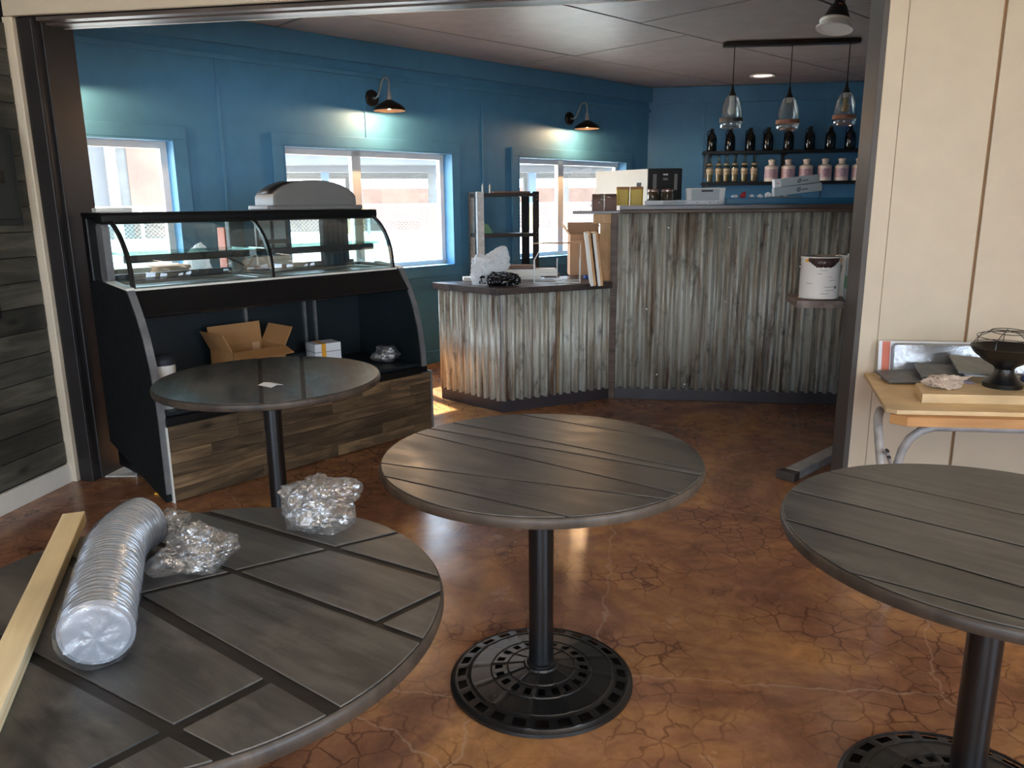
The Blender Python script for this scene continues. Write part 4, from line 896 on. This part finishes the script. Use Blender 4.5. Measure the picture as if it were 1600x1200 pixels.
for x, z_, w0, h0, m_ in ((0.045, 1.58, 0.03, 0.13, 'grey_ink'), (0.225, 1.58, 0.025, 0.13, 'grey_ink'), (0.13, 1.70, 0.04, 0.012, 'paper_white'), (0.13, 1.66, 0.04, 0.018, 'grey_ink'), (0.085, 1.57, 0.035, 0.02, 'dark_ink'), (0.16, 1.57, 0.035, 0.02, 'dark_ink')):
    MB().box(x, x + w0, -0.004, 0.0, z_, z_ + h0).build('panel_mark', m_, cmn)
fb = thing('flat_white_box', 'long flat white box lying on the bar', 'box', (0.30, 6.16, B), 0.0)
MB().box(-0.275, 0.275, -0.06, 0.06, 0, 0.034).build('carton', 'paper_white', fb, bevel=0.003); MB().box(-0.14, 0.02, -0.0604, -0.060, 0.006, 0.028).build('label', 'blue_grey_box', fb)
for x in (0.03, 0.11, 0.2, 0.26): MB().lathe([(0.004, 0), (0.004, 0.002)], 8, m=Matrix.Translation((x, -0.06, 0.018)) @ Matrix.Rotation(pi / 2, 4, 'X')).build('dot', 'dark_ink', fb)
sb = thing('slotted_white_box', 'white bin with a dark hand slot standing on the bar', 'box', (0.475, 6.27, B), 0.0)
MB().prism([(-0.135, 0.0), (0.135, 0.0), (0.148, 0.125), (-0.142, 0.125)], -0.05, 0.05, axis='y').build('bin', 'white_plastic', sb, bevel=0.004)
MB().prism([(-0.10, 0.005), (0.10, 0.005), (0.104, 0.115), (-0.104, 0.115)], -0.053, -0.05, axis='y').build('front_panel', 'blue_grey_box', sb); MB().box(-0.03, 0.055, -0.056, -0.053, 0.095, 0.108).build('hand_slot', 'outlet_dark', sb)
bx_ = MB().box(-0.49, 0.49, -0.10, 0.10, 0, 0.045).build('blue_tray', 'teal_top', None, (1.12, 6.34, B), 0, bevel=0.004); tag(bx_, 'long shallow teal-blue tray on the bar', 'tray')
random.seed(5)
for k in range(7):
    o = crumple(80 + k, 0.035, 0.025, 0.03 + 0.02 * (k % 3 == 1), 2, 0.4).build('paper_wad', 'paper_white' if k != 1 else 'red_plastic', None, (0.70 + 0.062 * k, 6.31, B + 0.0455), k * 0.7)
    tag(o, 'red scrap among the white paper wads on the blue tray' if k == 1 else '%s white paper wad from the left on the teal-blue tray' % ORD[k - (k > 1)], 'paper wad', 'paper wads on the blue tray')
for k, (x, z_, m1) in enumerate(((1.16, B + 0.088, 0), (1.16, B + 0.152, 1))):
    t_ = thing('long_white_box', ['lower of two long pale grey boxes tilted on the blue tray', 'upper of two long pale grey boxes with a white end'][k], 'box', (x, 6.34, z_), 0)
    t_.rotation_euler = (0, radians(-6.5), 0)
    MB().box(-0.175, 0.165 - k * 0.02, -0.06, 0.06, -0.012, 0.048).build('carton', 'blue_grey_box', t_, bevel=0.002)
    if k: MB().box(-0.176, -0.13, -0.061, 0.061, -0.013, 0.049).build('end_label', 'paper_white', t_); MB().box(-0.165, -0.145, -0.062, -0.061, 0.014, 0.018).build('red_print', 'salmon_print', t_)
    lg = MB(); z2 = 0.016
    lg.tube([(0.0 + 0.012 * cos(a), -0.0605, z2 + 0.012 * sin(a)) for a in [2 * pi * i / 12 for i in range(12)]], 0.0022, 4, True); lg.tube([(-0.008, -0.0605, z2 - 0.012), (0.012, -0.0605, z2 + 0.014)], 0.002, 4)
    for i in range(4): lg.box(0.02 + i * 0.011, 0.028 + i * 0.011, -0.0615, -0.0602, z2 - 0.006, z2 + (0.003 if i % 2 else 0.0))
    lg.build('logo', 'dark_ink', t_)
wd = MB().prism(rounded(-0.13, 0.13, -0.05, 0.05, 0.01), 0, 0.010).build('grey_wedge', 'grey_plastic', None, (1.06, 6.33, B + 0.0455), 0.05, bevel=0.002); tag(wd, 'thin grey pad under the pale boxes on the blue tray', 'pad')

# ================================================================== ON THE LOW COUNTER
K = 0.9055
for k, (x, y, L, w0, h0, z_, rz) in enumerate(((-1.06, 6.02, 0.30, 0.06, 0.026, 0, 0.30), (-0.99, 6.05, 0.33, 0.06, 0.028, 0.0265, 0.22), (-0.99, 6.05, 0.31, 0.055, 0.026, 0.055, 0.24))):
    p_ = MB().box(-L, L, -w0, w0, 0, h0).build('foam_board', 'white_board', None, (x + 0.02 * k, y, K + z_), rz, bevel=0.002)
    tag(p_, ['bottom white board of the stack on the low counter', 'middle white board of the stack on the low counter', 'top white board of the stack on the low counter'][k], 'board', 'white boards on the low counter')
bb = thing('bag_bundle', 'white and black plastic bags bundled at the corner of the low counter', 'bag', (-1.06, 5.62, K), 0.2)
crumple(91, 0.17, 0.12, 0.25, 5, 0.35, pinch=[((0.7, 0, 0.8), 0.25), ((-0.6, 0.2, -0.5), 0.15)]).build('white_bag', 'white_film', bb, (-0.03, 0, 0)); crumple(95, 0.17, 0.10, 0.12, 5, 0.4).build('black_bag', 'black_bag', bb, (0.07, -0.05, 0))
fr_ = None
for k, (x, y, rz) in enumerate(((-0.335, 5.72, 0), (-0.285, 5.73, 0))):
    t_ = thing('framed_panel', ['front white panel with a pine edge leaning at the bar end', 'rear white panel with a pine edge leaning at the bar end'][k], 'panel', (x, y, K - 0.035 * 0 + 0.001), radians(58), 'white panels leaning at the bar end')
    t_.rotation_euler = (radians(-7), 0, radians(96))
    MB().box(-0.16, 0.16, -0.002, 0.020, 0, 0.37).build('board', 'white_board', t_, bevel=0.002); MB().box(-0.161, 0.161, -0.018, -0.002, 0, 0.371).build('back_frame', 'pine_orange', t_, bevel=0.002)
rk = thing('wire_rack', 'thin white wire rack with a card on top on the low counter', 'rack', (-0.61, 5.86, K), 0.1)
for x in (-0.17, 0.0, 0.17):
    for y in (-0.09, 0.09): MB().tube([(x, y, 0), (x, y, 0.17 if (x, y) != (0.17, -0.09) else 0.285)], 0.004, 6).build('upright', 'white_plastic', rk)
MB().tube([(-0.17, -0.09, 0.004), (0.17, -0.09, 0.004), (0.17, 0.09, 0.004), (-0.17, 0.09, 0.004)], 0.004, 6, True).build('base_wire', 'white_plastic', rk)
MB().prism([(-0.20, -0.06), (0.18, -0.10), (0.17, 0.09), (-0.06, 0.08)], 0.285, 0.290).build('card', 'tan_card', rk); MB().tube([(-0.17, 0.11, 0.16), (-0.10, 0.08, 0.285)], 0.003, 6).build('strut', 'white_plastic', rk)
open_carton('cardboard_carton', 'open tan cardboard carton behind the low counter below the far window', (-0.45, 6.50, 0.9055), 0.2, 0.13, 0.10, 0.33, 'tan_card', [('b', 0.09, 0.1), ('l', 0.09, 0.6), ('f', 0.06, 2.3)])
for x, y, L, m_, lb in ((-0.36, 6.16, 0.07, 'blue_print', 'blue printed packet among clutter behind the wire rack'), (-0.70, 6.30, 0.06, 'brown_box', 'small brown block behind the wire rack')):
    t_ = thing('small_packet', lb, 'packet', (x, y, K), 0.3); MB().box(-L, L, -0.03, 0.03, 0, 0.026).build('carton', m_, t_, bevel=0.003); MB().box(-L * 0.5, L * 0.5, -0.0305, 0.0305, 0.006, 0.018).build('label', 'paper_white', t_)
br = MB().prism([(-0.14, -0.05), (0.14, -0.06), (0.13, 0.06), (-0.13, 0.07)], 0, 0.03).build('brown_parcel', 'brown_box', None, (-0.93, 6.04, K + 0.0818), 0.1, bevel=0.01); tag(br, 'flat brown paper parcel on the white boards of the low counter', 'parcel')

# steel shelving by the blue wall
bk = (WD * 0.18 - WN * 0.35).normalized(); wdv = Vector((bk.y, -bk.x, 0)); c_ = WP + WD * 0.63 + WN * 0.29
ss = thing('steel_shelving', 'black and galvanised steel shelving unit by the blue wall', 'shelving', (c_.x, c_.y, 0), math.atan2(wdv.y, wdv.x))
for x, y, m_ in ((-0.30, -0.17, 'galvanised'), (-0.30, 0.17, 'galvanised'), (0.30, -0.17, 'dark_steel'), (0.30, 0.17, 'dark_steel')):
    s_ = 1 if x < 0 else -1; q = 1 if y < 0 else -1
    po = MB().box(min(x, x + s_ * 0.062), max(x, x + s_ * 0.062), y, y + q * 0.004, 0, 1.59).box(x, x + s_ * 0.004, min(y, y + q * 0.062), max(y, y + q * 0.062), 0, 1.59).build('post', m_, ss)
    if y < 0:
        for z_ in (1.55, 1.52, 1.21, 1.17): MB().lathe([(0.006, 0), (0.004, 0.004)], 8, m=Matrix.Translation((x + s_ * 0.022, y - 0.001, z_)) @ Matrix.Rotation(pi / 2, 4, 'X')).build('bolt', 'steel', po)
for z_ in (1.545, 1.175, 0.80, 0.40): MB().box(-0.298, 0.298, -0.168, 0.168, z_, z_ + 0.032).build('shelf', 'dark_steel', ss, bevel=0.003)
for x in (-0.20, -0.13):
    pn = MB().lathe([(0.010, 0), (0.010, 0.06), (0.004, 0.085), (0.0, 0.09)], 10).build('marker_pen', 'spray_silver', None, (c_.x + wdv.x * x, c_.y + wdv.y * x, 1.578), smooth=True); tag(pn, ['left silver pen standing on top of the steel shelving', 'right silver pen standing on top of the steel shelving'][x > -0.15], 'pen', 'pens on the steel shelving')
fs_ = MB().box(-0.16, 0.20, -0.06, 0.06, 0, 0.016).build('flat_strip', 'brown_box', None, (c_.x + 0.05, c_.y, 1.578), math.atan2(wdv.y, wdv.x), bevel=0.003); tag(fs_, 'flat brown strip lying on top of the steel shelving', 'strip')
gb = MB().prism([(-0.05, 0), (0.05, 0), (0.0, 0.08), (-0.05, 0.10)], -0.03, 0.03, axis='y').build('green_carton', 'green_mark', None, (c_.x - wdv.x * 0.16, c_.y - wdv.y * 0.16, 1.2075), math.atan2(wdv.y, wdv.x)); tag(gb, 'small pale green carton on the middle shelf of the steel shelving', 'carton')

# ================================================================== PAINT SHELF BEHIND THE RIGHT JAMB
ps_ = thing('paint_shelf', 'small weathered wooden shelf fixed behind the right jamb', 'shelf', (0.90, 4.09, 0.0))
MB().box(-0.145, 0.30, -0.15, 0.17, 0.975, 1.010).build('board', 'weathered_shelf', ps_, bevel=0.002); MB().prism([(0.12, 0.972), (0.24, 0.80), (0.30, 0.80), (0.30, 0.83), (0.20, 0.972)], -0.02, 0.03, axis='y').build('bracket', 'dark_trim', ps_)
MB().box(0.20, 0.30, -0.20, -0.15, 0.80, 1.0).build('cleat', 'dark_trim', ps_)
def paint_can(name, label, loc, drip, R_=0.092, H_=0.205):
    t_ = thing(name, label, 'paint can', loc, 0, 'paint cans on the jamb shelf')
    b_ = MB().lathe([(0.0, 0.0), (R_ - 0.003, 0.0), (R_, 0.003), (R_, H_ - 0.012), (R_ + 0.003, H_ - 0.006), (R_ + 0.001, H_), (R_ - 0.010, H_), (R_ - 0.012, H_ - 0.008), (0.0, H_ - 0.008)], 40).build('can', 'can_white', t_, smooth=True)
    MB().lathe([(R_ - 0.013, H_ - 0.006), (R_ - 0.004, H_ + 0.003), (R_ - 0.016, H_ + 0.004), (R_ - 0.02, H_ - 0.004), (0.0, H_ - 0.004)], 40).build('lid', 'steel', t_, smooth=True)
    MB().lathe([(R_ + 0.0005, 0.0), (R_ + 0.003, 0.002), (R_ + 0.0005, 0.006)], 40).build('bottom_rim', 'steel', t_, smooth=True)
    for s_ in (-1, 1): MB().lathe([(0.010, 0), (0.008, 0.006), (0.0, 0.007)], 12, m=Matrix.Translation((s_ * R_, 0, H_ * 0.76)) @ Matrix.Rotation(s_ * pi / 2, 4, 'Y')).build('ear', 'steel', t_, smooth=True)
    MB().tube([((R_ + 0.006) * cos(a), -(R_ + 0.006) * sin(a) * 0.35 - 0.0, H_ * 0.76 - (R_ * 0.9) * sin(a)) for a in [pi * 0.0, pi * 0.06, pi * 0.14, pi * 0.22]], 0.0015, 5).build('bail', 'steel', t_)
    if drip:
        rows = [[], []]
        for i in range(41):
            a = -pi / 2 - 0.85 + 1.7 * i / 40; u_ = abs(i - 20) / 20; z_ = H_ - 0.048 + 0.030 * max(0, u_ - 0.45) / 0.55 + 0.006 * noise.noise(Vector((i * 0.7, 1, 2))) + 0.003 * noise.noise(Vector((i * 2.1, 4, 2)))
            rows[0].append(((R_ + 0.0015) * cos(a), (R_ + 0.0015) * sin(a), z_)); rows[1].append(((R_ + 0.0025) * cos(a), (R_ + 0.0025) * sin(a), H_ - 0.004))
        MB().sheet(rows).build('paint_drip', 'brown_gloss_paint', t_, smooth='all', solid=0.002)
        for a0 in (-2.62, -0.62): MB().sheet([[((R_ + 0.0012) * cos(a0 + d), (R_ + 0.0012) * sin(a0 + d), z_) for d in (0, 0.12, 0.24)] for z_ in (H_ - 0.024, H_ - 0.010)]).build('tape_corner', 'orange_mark', t_)
    pr = MB()
    for i in range(8):
        a0 = random.uniform(-2.5, -1.2); z_ = 0.03 + 0.016 * i; ln = random.uniform(0.15, 0.55)
        pr.sheet([[((R_ + 0.0006) * cos(a0 + ln * k / 4), (R_ + 0.0006) * sin(a0 + ln * k / 4), zz) for k in range(5)] for zz in (z_, z_ + 0.0022)])
    pr.sheet([[((R_ + 0.0006) * cos(-0.98 + 0.2 * k / 3), (R_ + 0.0006) * sin(-0.98 + 0.2 * k / 3), zz) for k in range(4)] for zz in (0.055, 0.068)])
    pr.build('label_print', 'grey_ink', t_); return t_
paint_can('paint_can', 'white paint can with a dark brown drip on the jamb shelf', (0.876, 4.055, 1.0105), True)
paint_can('paint_can', 'second paint can half hidden behind the dripped one', (1.075, 4.165, 1.0105), False)
sp_ = thing('spray_can', 'silver spray can with a green band beside the paint cans', 'spray can', (1.012, 4.00, 1.0105))
MB().lathe([(0.0, 0.0), (0.030, 0.0), (0.032, 0.004), (0.032, 0.195), (0.026, 0.208), (0.0, 0.21)], 24).build('body', 'spray_silver', sp_, smooth=True); MB().lathe([(0.0322, 0.055), (0.0325, 0.055), (0.0325, 0.115), (0.0322, 0.115), (0.0322, 0.055)], 24).build('band', 'green_mark', sp_); MB().lathe([(0.028, 0.205), (0.028, 0.222), (0.0, 0.224)], 20).build('cap', 'steel', sp_, smooth=True)

# ================================================================== FOLDING TABLE AT THE CREAM WALL
ft = thing('folding_table', 'makeshift pine-topped folding table with chipped grey tube legs', 'table', (0, 0, 0))
MB().prism([(1.012, 3.650), (0.925, 3.02), (0.955, 2.985), (2.6, 3.05), (2.6, 3.650)], 0.705, 0.722).build('plywood_top', 'pine', ft, bevel=0.002)
MB().prism([(0.935, 2.995), (0.985, 2.955), (2.6, 3.02), (2.6, 3.08), (0.95, 3.03)], 0.668, 0.704).build('front_rail', 'pine_orange', ft, bevel=0.002)
MB().prism([(1.03, 3.60), (0.99, 3.30), (1.02, 3.30), (1.06, 3.60)], 0.68, 0.704).build('side_rail', 'pine_orange', ft)
MB().tube([(0.955, 2.90, 0.02), (0.935, 2.99, 0.40), (0.918, 3.055, 0.62), (0.925, 3.10, 0.66), (0.96, 3.2, 0.665)], 0.0165, 12).build('leg', 'chipped_grey_paint', ft, smooth=True)
MB().lathe([(0.0, 0), (0.022, 0), (0.021, 0.03), (0.0, 0.032)], 14, (0.956, 2.895, 0)).build('foot', 'white_plastic', ft, smooth=True)
MB().tube([(1.00, 3.16, 0.02), (1.005, 3.14, 0.30), (1.015, 3.12, 0.44), (1.028, 3.11, 0.53), (1.05, 3.105, 0.58), (1.085, 3.10, 0.615), (1.13, 3.10, 0.63), (1.2, 3.10, 0.632), (2.5, 3.12, 0.632)], 0.0165, 12).build('leg', 'chipped_grey_paint', ft, smooth=True)
MB().tube([(0.935, 3.00, 0.56), (0.965, 3.05, 0.51), (1.005, 3.115, 0.45)], 0.008, 6).build('brace', 'chipped_grey_paint', ft)
for p in ((0.934, 2.985, 0.565), (0.953, 3.02, 0.53), (1.002, 3.10, 0.455)): MB().lathe([(0.006, -0.006), (0.006, 0.012)], 8, m=Matrix.Translation(p) @ Matrix.Rotation(pi / 2, 4, 'X')).build('rivet', 'dark_steel', ft)
for x in (2.3,):
    for y in (3.1, 3.55): MB().tube([(x, y, 0), (x, y, 0.69)], 0.0165, 10).build('leg', 'chipped_grey_paint', ft)
S = 0.7225
wbd = MB().prism([(1.115, 3.30), (1.078, 3.105), (2.5, 3.16), (2.5, 3.42)], S, S + 0.036).build('pine_board', 'pine', None, bevel=0.002); tag(wbd, 'pale pine board lying on the folding table under the black bowl', 'board')
S2 = S + 0.0365
bw_ = thing('bowl_fixture', 'black pedestal bowl with a thin wire cage on the pine board', 'bowl', (1.425, 3.27, S2))
MB().lathe([(0.0, 0.0), (0.070, 0.0), (0.072, 0.018), (0.062, 0.026), (0.058, 0.030), (0.050, 0.036), (0.036, 0.058), (0.034, 0.072), (0.040, 0.082), (0.075, 0.102), (0.112, 0.132), (0.125, 0.152), (0.129, 0.158), (0.124, 0.160), (0.108, 0.138), (0.06, 0.105), (0.0, 0.095)], 40).build('bowl', 'black_metal', bw_, smooth=True)
cg = MB()
for rr, zz in ((0.124, 0.162), (0.108, 0.198), (0.064, 0.218)): cg.tube([(rr * cos(2 * pi * k / 28), rr * sin(2 * pi * k / 28), zz + 0.004 * sin(2 * pi * k / 28)) for k in range(28)], 0.0016, 5, True)
for k in range(7):
    a = 2 * pi * k / 7 + 0.4; cg.tube([(rr * cos(a), rr * sin(a), zz) for rr, zz in ((0.124, 0.156), (0.119, 0.180), (0.108, 0.198), (0.064, 0.218), (0.0, 0.222))], 0.0016, 5)
cg.build('wire_cage', 'black_metal', bw_)
rg = crumple(44, 0.095, 0.06, 0.055, 5, 0.6, 2.2).build('rag', 'rag_cloth', None, (1.185, 3.215, S2), 0.1); tag(rg, 'crumpled beige rag on the pine board', 'rag')
bp = thing('blister_pack', 'long clear blister pack leaning on the cream wall', 'package', (1.36, 3.622, S), 0.0)
bp.rotation_euler = (radians(-8), 0, 0)
MB().box(-0.30, 0.36, 0.0, 0.006, 0, 0.150).build('backing_card', 'paper_white', bp); MB().prism(rounded(-0.25, 0.33, 0.012, 0.142, 0.02), -0.030, -0.001, axis='y').build('blister', 'blister_film', bp, bevel=0.008, smooth=True)
for x0 in (-0.285, 0.30): MB().box(x0, x0 + 0.032, -0.0015, 0.0, 0.02, 0.148).build('red_print', 'salmon_print', bp)
MB().prism([(-0.03, 0.05)] + [(0.0 + 0.10 * cos(a), 0.075 + 0.035 * sin(a)) for a in [pi * k / 8 for k in range(9)]] + [(-0.13, 0.05)], -0.024, -0.004, axis='y').build('tool', 'dark_steel', bp, bevel=0.003)
for k, (x, y, w0, h0, rz, m_, rx) in enumerate(((1.125, 3.50, 0.085, 0.075, 0.12, 'slate_sample', 0.10), (1.265, 3.475, 0.085, 0.085, -0.12, 'slate_sample', 0.16), (1.40, 3.47, 0.085, 0.085, -0.1, 'grey_sample', 0.24), (1.275, 3.335, 0.06, 0.035, -0.05, 'plum_sample', 0.02))):
    o = MB().box(-w0, w0, -h0, h0, 0, 0.010).build('tile_sample', m_, None, (x, y, S + 0.014 + 0.030 * k * (k < 3) + 0.026 * (k == 3)), bevel=0.002); o.rotation_euler = (rx, 0.03 * k, rz)
    tag(o, ['dark slate tile sample at the left under the blister pack', 'dark slate tile sample overlapping its left neighbour', 'light grey tile sample on top of the slate ones', 'glossy plum tile sample between rag and bowl'][k], 'tile sample', 'tile samples on the folding table')
bxk = MB().box(-0.08, 0.08, -0.06, 0.06, 0, 0.03).build('blue_packet', 'blue_print', None, (1.70, 3.50, S), 0.2, bevel=0.004); tag(bxk, 'blue packet behind the black bowl at the right edge', 'packet')

# floor board behind the right jamb
bd = thing('baseboard_offcut', 'grey baseboard offcut lying on the floor behind the right jamb', 'board', (0.835, 4.24, 0.0), math.atan2(4.72 - 4.24, 1.20 - 0.835))
MB().box(0.02, 0.75, -0.05, 0.03, 0, 0.05).build('board', 'chipped_grey_paint', bd, bevel=0.004); MB().box(-0.045, 0.02, -0.055, 0.05, 0, 0.048).build('end_block', 'jamb_grey', bd, bevel=0.004)
